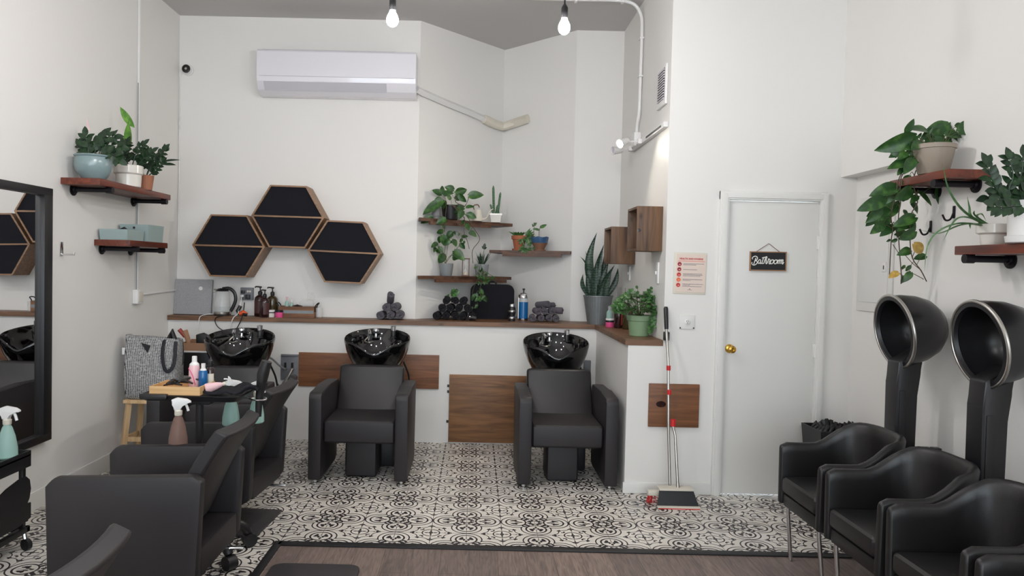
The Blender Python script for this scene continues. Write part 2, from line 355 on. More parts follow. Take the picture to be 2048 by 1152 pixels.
# shop front behind the camera
b = B(); b.box(XL-.12, XRU+.23, YF-.12, YF, 0, .45); b.box(XL-.12, XRU+.23, YF-.12, YF, 3.0, ZC); b.box(XL-.12, XL+.25, YF-.12, YF, .45, 3); b.box(XRU-.25, XRU+.23, YF-.12, YF, .45, 3)
st(b.out('wall_front', W, smooth=False))
b = B()
for x in (XL+.25, -.95, .75, XRU-.3): b.box(x, x+.05, YF-.09, YF-.03, .45, 3)
b.box(XL+.25, XRU-.25, YF-.09, YF-.03, .45, .5); b.box(XL+.25, XRU-.25, YF-.09, YF-.03, 2.95, 3)
w1 = st(b.out('window_1', M['trim'], smooth=False))
# ceiling
b = B(); b.box(XL-.12, XRU+.23, YF-.12, 7.45, ZC, ZC+.1); st(b.out('ceiling', M['ceil'], smooth=False))
# floor: patterned tile at the back and along the left wall, plank floor in front
YT, XT = 3.965, -1.02
b = B()
def quad(b, x0, x1, y0, y1, mi):
    f = b.bm.faces.new([b.bm.verts.new((x, y, 0)) for x, y in ((x0, y0), (x1, y0), (x1, y1), (x0, y1))]); f.material_index = mi
quad(b, XL-.12, XT, YF-.1, 7.45, 0); quad(b, XT, XR+.15, YT, 7.45, 0); quad(b, XT, XR+.15, YF-.1, YT, 1)
st(b.out('floor', [M['tile'], M['plank']], smooth=False))
b = B(); b.box(XT-.02, XRU, YT-.055, YT, 0, .009, .003); st(b.out('trim_1', M['blackm']))
b = B(); b.box(XT-.045, XT, YF, YT, 0, .009, .003); st(b.out('trim_2', M['blackm']))
b = B(); b.box(XL, XL+.015, YF, YH, 0, .115, .004); st(b.out('baseboard_left', M['trim']))
b = B(); b.box(XLW-.012, 1.655, YD-.013, YD, 0, .075, .003); b.box(2.40, XR, YD-.013, YD, 0, .075, .003); st(b.out('baseboard_back', M['trim']))
b = B(); b.box(XRU-.013, XRU, YF, 4.05, 0, .09, .003); b.box(XR-.013, XR, 4.05, YD, 0, .09, .003); st(b.out('baseboard_right', M['trim']))
# door casing
b = B()
for x0, x1 in ((1.655, DX0+.005), (DX1-.005, 2.40)):
    b.box(x0, x1, YD-.022, YD+.01, 0, DZ+.06, .004); b.box(x0+.012, x1-.012, YD-.03, YD-.02, 0, DZ+.045, .004)
b.box(1.655, 2.40, YD-.0215, YD+.01, DZ, DZ+.06, .004); b.box(1.668, 2.388, YD-.0295, YD-.02, DZ+.012, DZ+.048, .004)
st(b.out('trim_3', M['trim']))
b = B(); b.box(DX0+.006, DX1-.006, YD+.004, YD+.044, .008, DZ-.005, .002); door = st(b.out('door_1', M['door']))
b = B(); mk = Matrix.Translation((1.757, YD+.004, 1.012)) @ Matrix.Rotation(PI/2, 4, 'X')
b.lathe([(0, 0), (.031, 0), (.031, .004), (.024, .009), (.012, .012), (.011, .03), (.022, .04), (.027, .052), (.024, .064), (.012, .07), (.010, .064), (0, .063)], 28, mk)
b.out('door_knob', M['brass'], door, label='round brass door knob')
for z in (1.75, 1.01, .32):
    b = B(); b.box(DX1-.018, DX1+.012, YD-.006, YD+.004, z-.045, z+.045, .002)
    b.cyl((DX1-.004, YD-.008, z-.047), (DX1-.004, YD-.008, z+.047), .006, seg=10); b.out('hinge', M['trim'], door)
# small white stop on the lower door edge
b = B(); b.cyl((2.283, YD+.004, .50), (2.283, YD-.035, .50), .014, .018, 14); b.cyl((2.275, YD-.02, .50), (2.30, YD-.025, .43), .006, .004, 8); b.out('door_stop', M['white'], door)

# wooden ledge top (L-shaped, fills the alcove)
b = B()
poly = [(XL+.003, YH-.025), (XLW-.02, YH-.025), (XLW-.02, YD-.004), (XS-.003, YD-.004), (XS-.003, 6.647), (.872, 6.647), (.245, 7.29), (-.527, YB-.004), (XL+.003, YB-.004)]
b.prism(poly, lambda u, v, w: Vector((u, v, w)), 1.0205, 1.06)
tag(b.out('ledge_top', M['ledge'], smooth=False), 'long dark-stained wooden ledge top running along the low white wall', 'ledge')

# wooden cover boards screwed to the low wall
def board(x0, x1, z0, z1, y, t, m, label, clips=(), cat='board'):
    r = B().box(x0, x1, -t, 0, z0, z1, .003).out('wooden_board', m, loc=(0, y, 0)); tag(r, label, cat)
    for cx, cz in clips: B().box(cx-.01, cx+.014, -.012, -.001, cz-.011, cz+.011, .002).out('clip', M['black'], r)
    return r
board(-1.511, -.296, .470, .764, YH-.001, .018, M['boardred'], 'long reddish wooden board on low wall behind the middle wash chair')
board(-.204, .462, .012, .600, YH-.001, .02, M['board'], 'large square knotty pine board standing on floor between two wash chairs', ((-.212, .50), (-.214, .19), (-.212, .45)))
bd = board(1.209, 1.555, .464, .762, YD-.001, .018, M['boardred'], 'small square wooden board with a dark knot, behind the broom handles')
b = B(); b.lathe([(0, 0), (.032, 0), (.034, .001), (0, .002)], 20, Matrix.Translation((1.292, -.0185, .622)) @ Matrix.Rotation(PI/2, 4, 'X'), 1, .62); b.out('knot', M['brownb'], bd)

# ================================================================ PENDANT BULBS AND LAMPS
def pendant(x, y, zc, label):
    r = thing('pendant_bulb', label, 'light bulb', (x, y, zc), group='pendant bulbs')
    B().lathe([(0, -.034), (.012, -.032), (.024, -.022), (.0305, -.006), (.030, .008), (.024, .024), (.016, .040), (.013, .052)], 24).out('bulb', M['bulb'], r)
    B().lathe([(.0155, .048), (.0175, .052), (.0175, .10), (.012, .112), (.005, .122), (.004, .14)], 18).out('socket', M['black'], r)
    B().cyl((0, 0, .12), (0, 0, ZC-zc-.02), .0028, seg=6).out('cord', M['black'], r)
    B().lathe([(0, ZC-zc-.03), (.04, ZC-zc-.028), (.045, ZC-zc-.001)], 20).out('ceiling_rose', M['black'], r)
    return r
pb = pendant(-.456, 3.8, 2.795, 'lit pendant bulb in black socket hanging in front of the air conditioner')
dup(pb, (.43, 3.8, 2.775), label='lit pendant bulb in black socket hanging near the white ceiling conduit')
for x, y in ((-1.35, 3.0), (.2, .6), (-1.4, .8), (.2, -1.6)):
    dup(pb, (x, y, 2.79), label='lit pendant bulb further forward in the room, out of the picture')
emission(M['bulb'], 240); emission(M['spot'], 650)

# ================================================================ BACK WALL
r = thing('air_conditioner', 'long white wall-mounted air conditioner high on back wall', 'air conditioner', (-1.225, YB-.001, 0))
pr = [(0, 2.985), (-.10, 2.985), (-.165, 3.02), (-.205, 3.085), (-.215, 3.13), (-.215, 3.335), (-.20, 3.355), (0, 3.355)]
B().prism(pr, lambda u, v, w: Vector((w, u, v)), -.68, .68, .004).out('body', M['acwhite'], r)
B().prism([(-.165, 3.018), (-.206, 3.083), (-.209, 3.08), (-.169, 3.014)], lambda u, v, w: Vector((w, u, v)), -.62, .43).out('vent_flap', M['acgrey'], r)
B().box(-.655, .665, -.2175, -.2145, 3.125, 3.13, .001).out('panel_seam', M['acgrey'], r)
B().box(-.64, .5, -.19, -.05, 3.354, 3.358, .001).out('top_grille', M['black'], r)
# line-set cover: down along the slanted wall, elbow in the corner, short end
def wl(t, off, z): d = Vector((.772, .81)).normalized(); n = Vector((d.y, -d.x)); p = Vector((-.527, YB)) + d*t + n*off; return Vector((p.x, p.y, z))
r = thing('pipe_cover', 'white plastic pipe cover sloping from the air conditioner to the alcove corner', 'pipe cover', (0, 0, 0))
B().tube([(-.545, 6.42, 3.075), (-.50, 6.465, 3.06), wl(.30, .035, 3.02), wl(.62, .035, 2.985), wl(.82, .035, 2.955)], .036, 4, flat=.9).out('channel', M['white'], r, ang=50)
B().tube([wl(.80, .035, 2.957), wl(.93, .04, 2.93), wl(1.03, .07, 2.915), (.30, 7.17, 2.93), (.36, 7.13, 2.945)], .042, 10).out('elbow', M['offwhite'], r)
B().tube([(.34, 7.14, 2.94), (.47, 7.02, 2.965)], .044, 4).out('end_channel', M['offwhite'], r)
# security camera
r = thing('security_camera', 'round white security camera with black lens and white cable on back wall', 'camera', (-2.571, YB-.001, 3.213))
mm = Matrix.Rotation(PI/2, 4, 'X')
B().lathe([(0, 0), (.05, 0), (.05, .012), (.042, .02), (.038, .045), (.034, .05)], 28, mm).out('housing', M['white'], r)
B().lathe([(.037, .046), (.036, .054), (.026, .056), (.022, .05), (0, .05)], 28, mm).out('lens_ring', M['lens'], r)
B().lathe([(.012, .051), (.010, .058), (0, .059)], 18, mm).out('lens', M['steel'], r)
B().tube(smooth_pts([(-.04, -.01, -.01), (-.062, -.006, -.04), (-.068, -.004, -.12), (-.066, -.004, -.4), (-.069, -.004, -.6), (-.068, -.004, -1.6)], 5), .004, 6).out('cable', M['white'], r)
B().tube(smooth_pts([(-.07, -.008, -.40), (-.058, -.012, -.43), (-.075, -.012, -.47), (-.06, -.012, -.50), (-.07, -.008, -.52)], 5), .003, 6).out('cable_tie', M['white'], r)

# honeycomb shelves
def hexshelf(cx, cz, rot, label):
    r = thing('honeycomb_shelf', label, 'wall shelf', (cx, YB-.001, cz), group='honeycomb wall shelves')
    Rr = .312; t = .016; dep = .235
    def hx(rad): return [Vector((rad*math.cos(R(60*k)+rot), 0, rad*math.sin(R(60*k)+rot)*.985)) for k in range(6)]
    b = B(); o, i = hx(Rr), hx(Rr-t)
    A = b.ring([v+Vector((0, -dep, 0)) for v in o]); Bq = b.ring([v+Vector((0, -dep, 0)) for v in i])
    C = b.ring(i); D = b.ring(o); b.bridge(A, Bq); b.bridge(Bq, C); b.bridge(C, D); b.bridge(D, A)
    b.out('frame', M['hexw'], r, smooth=False)
    b = B(); b.prism([(v.x, v.z) for v in hx(Rr-t-.0005)], lambda u, v, w: Vector((u, w, v)), -.225, -.002); b.out('backing', M['felt'], r, smooth=False)
    b = B(); b.box(-Rr+t, Rr-t, -dep, -.226, -.007, .007, m=Matrix.Rotation(-rot, 4, 'Y')); b.out('divider', M['hexw'], r, smooth=False)
    return r
hexshelf(-2.118, 1.668, R(-.3), 'leftmost dark-backed wooden honeycomb wall shelf above the grey fabric board')
hexshelf(-1.615, 1.929, R(-.6), 'topmost middle wooden honeycomb wall shelf with black velvet inside')
hexshelf(-1.130, 1.637, R(-1.6), 'rightmost wooden honeycomb wall shelf, nearest the alcove')

# low outlet box and cables at the ledge
r = thing('outlet_box', 'grey metal outlet box with plugs on back wall behind the kettle', 'outlet', (-2.021, YB-.001, 1.252))
B().box(-.056, .056, -.03, 0, -.055, .055, .004).out('box', M['boxgrey'], r)
B().box(-.045, -.012, -.05, -.03, .005, .03, .003).out('plug', M['black'], r); B().box(-.045, -.018, -.06, -.03, -.028, -.008, .003).out('plug', M['white'], r); B().box(.0, .036, -.07, -.03, -.045, -.006, .004).out('plug', M['black'], r)
for dx in (.006, .026): B().lathe([(0, 0), (.009, 0), (.009, .003), (0, .003)], 12, Matrix.Translation((dx+.005, -.03, .022)) @ mm).out('socket', M['offwhite'], r)
p0 = Vector((-2.055, 6.425, 1.235))
tag(B().tube(smooth_pts([p0, p0+Vector((.004, -.03, -.06)), p0+Vector((0, -.09, -.15)), p0+Vector((-.02, -.15, -.185)), p0+Vector((-.06, -.15, -.30)), p0+Vector((-.06, -.148, -.34))], 6), .004, 6).out('white_cable', M['white']), 'white charging cable hanging from the grey outlet box over the ledge edge', 'cable')
def atL(pts, Y): return [at(x, y, Y) for x, y in pts]
KCORD = B().tube(smooth_pts(atL([(448, 631), (434, 634), (430, 642), (437, 655), (455, 664), (470, 660), (479, 647), (484, 634)], 6.265)+atL([(487, 622), (489, 605)], 6.36), 6), .0045, 6).out('power_cord', M['black'])
tag(B().tube(smooth_pts(atL([(425, 628), (412, 629), (400, 634)], 6.272)+atL([(397, 650), (396, 672), (396, 692)], 6.255), 6), .0035, 6).out('white_cable', M['white']), 'thin white cable dropping from the ledge left of the black kettle cord', 'cable')
# conduit and outlet on the left wall
r = thing('wall_conduit', 'tall white conduit on left wall ending in a small white outlet box', 'conduit', (XL, 5.70, 0))
B().box(0.001, .02, -.012, .012, 1.29, ZC-.002, .004).out('channel', M['white'], r)
B().box(0.001, .045, -.06, .04, 1.19, 1.30, .006).out('box', M['white'], r)
B().box(.044, .048, -.045, .02, 1.205, 1.285, .003).out('outlet_plate', M['offwhite'], r)
B().tube([(.008, .04, 1.255), (.008, .74, 1.27)], .008, 8).out('side_conduit', M['white'], r)
B().tube([(.01, .775, 1.27), (.45, .775, 1.268)], .0075, 8).out('back_conduit', M['white'], r)
B().cyl((.012, -.016, 1.3), (.012, -.016, 2.9), .003, seg=6).out('cable', M['grey'], r)

# ================================================================ SIDE WALL OF THE ALCOVE
r = thing('ceiling_conduit', 'white metal conduit bending from ceiling down to the track light', 'conduit', (0, 0, 0))
B().tube(smooth_pts([(.40, 5.85, ZC-.018), (.8, 5.85, ZC-.018), (1.05, 5.85, ZC-.018), (1.20, 5.85, ZC-.04), (1.268, 5.85, ZC-.13), (1.28, 5.85, ZC-.28), (1.28, 5.86, 3.0), (1.28, 5.87, 2.80), (1.28, 5.93, 2.70), (1.28, 5.93, 2.62)], 5), .013, 10).out('pipe', M['white'], r)
for z in (3.08, 3.38): B().box(1.262, 1.298, 5.835, 5.895, z-.007, z+.007, .003).out('strap', M['white'], r)
for x in (.75, 1.12): B().box(x-.01, x+.01, 5.825, 5.875, ZC-.04, ZC-.002, .003).out('strap', M['white'], r)
r = thing('track_light', 'white track light with two adjustable heads on alcove side wall', 'track light', (XS-.001, 0, 2.54))
B().box(-.032, 0, 5.03, 6.12, -.018, .018, .003).out('track', M['white'], r)
B().box(-.034, -.031, 5.10, 5.55, -.007, .007).out('slot', M['black'], r); B().box(-.034, -.031, 5.72, 6.05, -.007, .007).out('slot', M['black'], r)
B().box(-.055, 0, 5.86, 5.98, -.01, .10, .006).out('feed_box', M['white'], r)
def head(y, ex, ez, tip, lit, name):
    h = B().box(-.058, -.03, y-.03, y+.03, -.02, .018, .004).out('lamp_mount', M['white'], r)
    B().cyl((-.05, y, 0), (ex, y-.02, ez), .006, seg=8).out('arm', M['white'], h)
    d = nrm(tip); p = Vector((ex, y-.02, ez)); q = d.to_track_quat('Z', 'Y').to_matrix().to_4x4(); mt = Matrix.Translation(p) @ q
    B().lathe([(0, -.03), (.018, -.028), (.024, -.01), (.034, .065), (.031, .065), (.022, .0), (0, 0)], 24, mt).out('lamp_head', M['white'], h)
    B().lathe([(0, .05), (.02, .05), (.029, .058), (.02, .064), (0, .067)] if lit else [(0, .04), (.029, .052), (.02, .05), (0, .045)], 20, mt).out('lamp_glass', M['spot'] if lit else M['acgrey'], h)
head(5.72, -.155, -.005, (-.75, -.45, -.38), True, 'a'); head(6.06, -.135, -.02, (-.9, -.35, -.1), False, 'b')
r = thing('wall_vent', 'small white louvred vent high on alcove side wall', 'vent', (XS-.001, 5.19, 2.83))
B().box(-.018, 0, -.12, .12, -.14, .14, .006).out('vent_frame', M['white'], r)
B().box(-.02, -.017, -.095, .075, -.10, .115).out('vent_opening', M['black'], r)
for k in range(12): B().box(-.026, -.019, -.095, .075, -.10+k*.018, -.091+k*.018, .001).out('slat', M['acgrey'], r)

def crate(y0, y1, z0, z1, depth, label):
    r = thing('wooden_crate', label, 'box shelf', (XS-.001, 0, 0), group='crate shelves on alcove side wall'); t = .018
    def pn(name, x0, x1, a, b_, c, d): B().box(x0, x1, a, b_, c, d, .0015).out(name, M['crate'], r)
    pn('side_panel', -depth, 0, y0, y0+t, z0, z1); pn('side_panel', -depth, 0, y1-t, y1, z0, z1)
    pn('top_panel', -depth, 0, y0+t, y1-t, z1-t, z1); pn('bottom_panel', -depth, 0, y0+t, y1-t, z0, z0+t); pn('back_panel', -.02, -.004, y0+t, y1-t, z0+t, z1-t)
    return r
cr = crate(5.10, 5.42, 1.672, 1.984, .180, 'upper wooden crate shelf nearest the outer wall corner')
B().lathe([(0, 0), (.012, 0), (.012, .004), (0, .005)], 14, Matrix.Translation((-.165, 5.1, 1.815)) @ mm).out('knot', M['brownb'], cr)
crate(5.95, 6.27, 1.585, 1.888, .200, 'lower wooden crate shelf further back, above the snake plant')
# switch plates
r = thing('light_switch', 'slim white switch plate on side wall beneath the lower crate', 'switch', (XS-.001, 6.14, 1.51)); B().box(-.012, 0, -.035, .035, -.06, .06, .003).out('plate', M['white'], r); B().box(-.02, -.011, -.006, .006, -.012, .012, .002).out('toggle', M['white'], r)
r = thing('light_switch', 'slim white switch plate on side wall under the upper crate', 'switch', (XS-.001, 5.19, 1.52)); B().box(-.012, 0, -.035, .035, -.075, .075, .003).out('plate', M['white'], r); B().box(-.022, -.011, -.006, .006, -.012, .012, .002).out('toggle', M['white'], r)

# ================================================================ BATHROOM WALL ITEMS
r = thing('outlet_cover', 'square painted-over outlet cover with single round socket near the door casing', 'outlet', (1.457, YD-.001, 1.188))
B().box(-.052, .052, -.008, 0, -.048, .048, .003).out('plate', M['trim'], r)
b = B(); b.lathe([(0, 0), (.019, 0), (.019, .006), (.016, .008), (0, .008)], 22, Matrix.Translation((0, -.008, .002)) @ mm); b.out('socket', M['white'], r)
for x, z in ((-.006, .008), (.006, .008), (0, -.005)): B().box(x-.0014, x+.0014, -.0175, -.0158, z-.004, z+.004).out('slot', M['black'], r)
for x in (-.046, .046): B().lathe([(0, 0), (.005, 0), (.005, .003), (0, .003)], 10, Matrix.Translation((x, -.008, -.04)) @ mm).out('screw', M['blackm'], r)
def text_mesh(s, name, m, parent, loc, size, bold=0, align='LEFT', fitw=None, rx=PI/2):
    c = bpy.data.curves.new(name, 'FONT'); c.body = s; c.size = size; c.align_x = align; c.extrude = .0004; c.offset = bold
    t = bpy.data.objects.new(name+'_src', c); COL.objects.link(t); bpy.context.view_layer.update()
    me = bpy.data.meshes.new_from_object(t.evaluated_get(bpy.context.evaluated_depsgraph_get())); bpy.data.objects.remove(t)
    me.materials.clear(); me.materials.append(m); o = bpy.data.objects.new(name, me); COL.objects.link(o); o.parent = parent; o.location = loc; o.rotation_euler = (rx, 0, 0)
    if fitw:
        w = max(v.co.x for v in me.vertices) - min(v.co.x for v in me.vertices); k = fitw/w
        for v in me.vertices: v.co.x *= k
    return o
# health and hygiene notice in a clear sleeve
r = thing('hygiene_notice', 'peach health and hygiene poster in a clear sleeve beside the door', 'poster', (1.468, YD-.001, 1.522), 0); r.rotation_euler = (0, R(.8), 0)
B().box(-.112, .112, -.003, 0, -.142, .142, .002).out('sleeve', M['offwhite'], r)
B().box(-.094, .106, -.005, -.003, -.128, .130).out('sheet', M['poster'], r)
text_mesh('HEALTH AND HYGIENE', 'heading', M['redink'], r, (-.075, -.0055, .094), .0165, .0005, fitw=.160)
b = B(); x = -.082
for k in range(26): w_ = .0035+.002*((k*7) % 3); b.box(x, x+w_, -.0056, -.005, .080, .0865); x += w_+.0015
b.out('subheading', M['palered'], r, smooth=False)
ycs = (.062, .026, -.010, -.045, -.081); icm = ('maroon', 'maroon', 'redink', 'orangeink', 'redink')
for k, zc in enumerate(ycs):
    B().lathe([(0, 0), (.0155, 0), (.0155, .0006), (0, .0006)], 24, Matrix.Translation((-.074-.001*k, -.005, zc)) @ mm).out('icon_ring', M['palered'], r)
    i = B().lathe([(0, 0), (.013, 0), (.013, .001), (0, .001)], 24, Matrix.Translation((-.074-.001*k, -.0052, zc)) @ mm).out('icon', M[icm[k]], r)
    B().lathe([(0, 0), (.005, 0), (.005, .0006), (0, .0006)], 12, Matrix.Translation((-.073-.001*k, -.0063, zc-.003)) @ mm, 1.2, .8).out('icon_figure', M['palered'], i)
rnd = random.Random(4)
b = B()
for zc, rows in zip(ycs, ((.14, .09), (.095,), (.13, .135, .12), (.135, .055), (.14, .05, .13))):
    for j, wdt in enumerate(rows):
        x = -.048; z = zc + (len(rows)-1)*.004 - j*.0078; end = x+wdt
        while x < end:
            l = rnd.uniform(.004, .012); b.box(x, min(x+l, end), -.0056, -.005, z-.0016, z+.0016); x += l+.002
b.box(-.014, .018, -.0056, -.005, -.114, -.112); b.box(-.001, .005, -.0056, -.005, -.110, -.104)
b.out('small_print', M['greyink'], r, smooth=False)
# bathroom sign
S = .00098; r = thing('bathroom_sign', 'small black hanging sign with white script lettering on white door', 'sign', (1.9985, YD+.002, 1.616)); r.rotation_euler = (0, R(-.4), 0)
B().box(-.118, .118, -.010, 0, -.058, .060, 0).out('board', M['signblk'], r)
b = B(); b.box(-.125, .125, -.014, 0, .060, .067, .001); b.box(-.125, .125, -.014, 0, -.065, -.058, .001); b.box(-.125, -.118, -.014, 0, -.058, .060, .001); b.box(.118, .125, -.014, 0, -.058, .060, .001); b.out('frame', M['tan'], r)
B().tube([(-.08, -.006, .066), (.004, -.004, .122), (.078, -.006, .066)], .0022, 6).out('hanging_twine', M['rope'], r)
B().cyl((.004, -.0, .123), (.004, -.012, .125), .004, seg=8).out('hook', M['white'], r)
strokes = [[(320,660),(303,700),(285,760),(262,822)], [(235,695),(222,668),(250,635),(300,618),(345,635),(362,672),(340,706),(300,724),(340,738),(358,775),(325,818),(275,840),(230,828),(212,795),(220,770)],
 [(446,715),(415,704),(385,735),(378,782),(396,800),(425,782),(450,715),(438,785),(455,802),(488,765)], [(522,640),(495,730),(482,785),(500,802),(520,790)], [(478,660),(540,645),(610,632)],
 [(530,800),(560,690),(582,632),(602,628),(606,650),(580,700),(545,760),(572,712),(592,705),(594,735),(582,785),(598,803),(626,765),(648,705),(648,680),(690,700),(682,735),(665,790),(690,805),(705,780)],
 [(768,702),(735,706),(702,752),(715,798),(752,794),(786,748),(772,706),(800,716)], [(862,702),(830,706),(797,752),(810,798),(847,794),(880,748),(866,706),(900,716)],
 [(915,700),(888,802)], [(893,765),(930,703),(948,712),(928,800)], [(936,762),(972,703),(992,712),(972,800)], [(980,762),(1016,700),(1036,712),(1012,785),(1026,803),(1056,755)]]
b = B(); ks = .236/910
for s_ in strokes: b.tube([(-.118 + (x-190)*ks, -.012, .060 - (y-525)*ks*1.06) for x, y in [(v.x, v.y) for v in smooth_pts([(a, c, 0) for a, c in s_], 4)]], .0027, 6, flat=.5, up=(0, 1, 0))
b.out('lettering', M['paint'], r)
# broom and dustpan
r = thing('broom', 'long metal broom with black grip and red clips leaning beside the door', 'broom', (1.345, 4.83, 0))
B().tube([(-.022, -.025, .09), (-.029, .035, .5), (-.036, .06, .92), (-.038, .13, 1.16)], .0095, 12).out('handle', M['steel'], r)
B().tube([(-.038, .12, 1.14), (-.0385, .125, 1.17), (-.04, .145, 1.28), (-.04, .146, 1.292)], [.013, .0145, .0155, .010], 14).out('grip', M['black'], r)
B().box(-.175, .08, -.06, -.015, .05, .085, .01).out('head', M['offwhite'], r)
b = B(); rr = random.Random(2)
for k in range(90):
    x = rr.uniform(-.17, .075); y = rr.uniform(-.055, -.02); b.tube([(x, y, .055), (x*1.06+rr.uniform(-.01, .01), y+rr.uniform(-.02, .02), .002)], .0016, 4)
b.out('bristles', M['red'], r)
for z, x, y in ((.885, -.034, .055), (.725, -.03, .035)): B().cyl((x, y, z-.016), (x, y, z+.016), .014, seg=14).out('clip', M['red'], r)
r = thing('dustpan', 'black upright dustpan with white top edge standing on tiled floor', 'dustpan', (1.345, 4.72, 0))
B().prism([(-.115, .115), (.105, .11), (.135, .012), (-.135, .012)], lambda u, v, w: Vector((u, w*1.0 + (.115-v)*-.35+.0, v)), -.006, .0, .0).out('pan', M['black'], r)
B().box(-.118, .107, -.02, .06, .108, .122, .004).out('top_edge', M['offwhite'], r)
b = B(); b.prism([(-.135, .006), (.14, .006), (.138, .018), (-.135, .018)], lambda u, v, w: Vector((u, w, v)), -.055, -.035); b.out('lip', M['offwhite'], r)
B().box(-.13, .137, -.056, -.034, .0005, .006).out('rubber_edge', M['red'], r)
B().tube([(.013, .02, .115), (.013, .04, .16), (0.0, .08, .45), (-.012, .11, .52)], [.014, .0095, .009, .009], 12).out('handle', M['steel'], r)
B().cyl((-.008, .108, .505), (-.008, .108, .55), .017, seg=14).out('clip', M['red'], r)
r = tag(B().box(1.297, 1.335, -.03, 0, 1.06, 1.12, .006).out('broom_clip', M['black'], loc=(0, YD-.001, 0)), 'small black wall clip holding the broom handle', 'wall clip')
# trash bin
r = thing('trash_bin', 'black open waste bin behind the farthest waiting chair', 'bin', (2.40, 4.78, 0))
b = B(); A = [b.ring([(x*k, y*k, z) for x, y in ((-.17, -.14), (.17, -.14), (.17, .14), (-.17, .14))]) for k, z in ((.75, 0), (1, .53), (.95, .53), (.72, .03))]
b.bridge(A[0], A[1]); b.bridge(A[1], A[2]); b.bridge(A[2], A[3]); b.cap(A[0], True); b.cap(A[3]); b.out('body', M['black'], r, smooth=False)
b = B()
for k in range(28):
    a = k/28*2*PI; b.tube([(.16*math.cos(a), .13*math.sin(a), .50), (.13*math.cos(a+.1), .11*math.sin(a), .545+.012*math.sin(5*a)), (.09*math.cos(a+.2), .07*math.sin(a+.2), .46)], .016, 5)
b.out('liner', M['black'], r, ang=120)
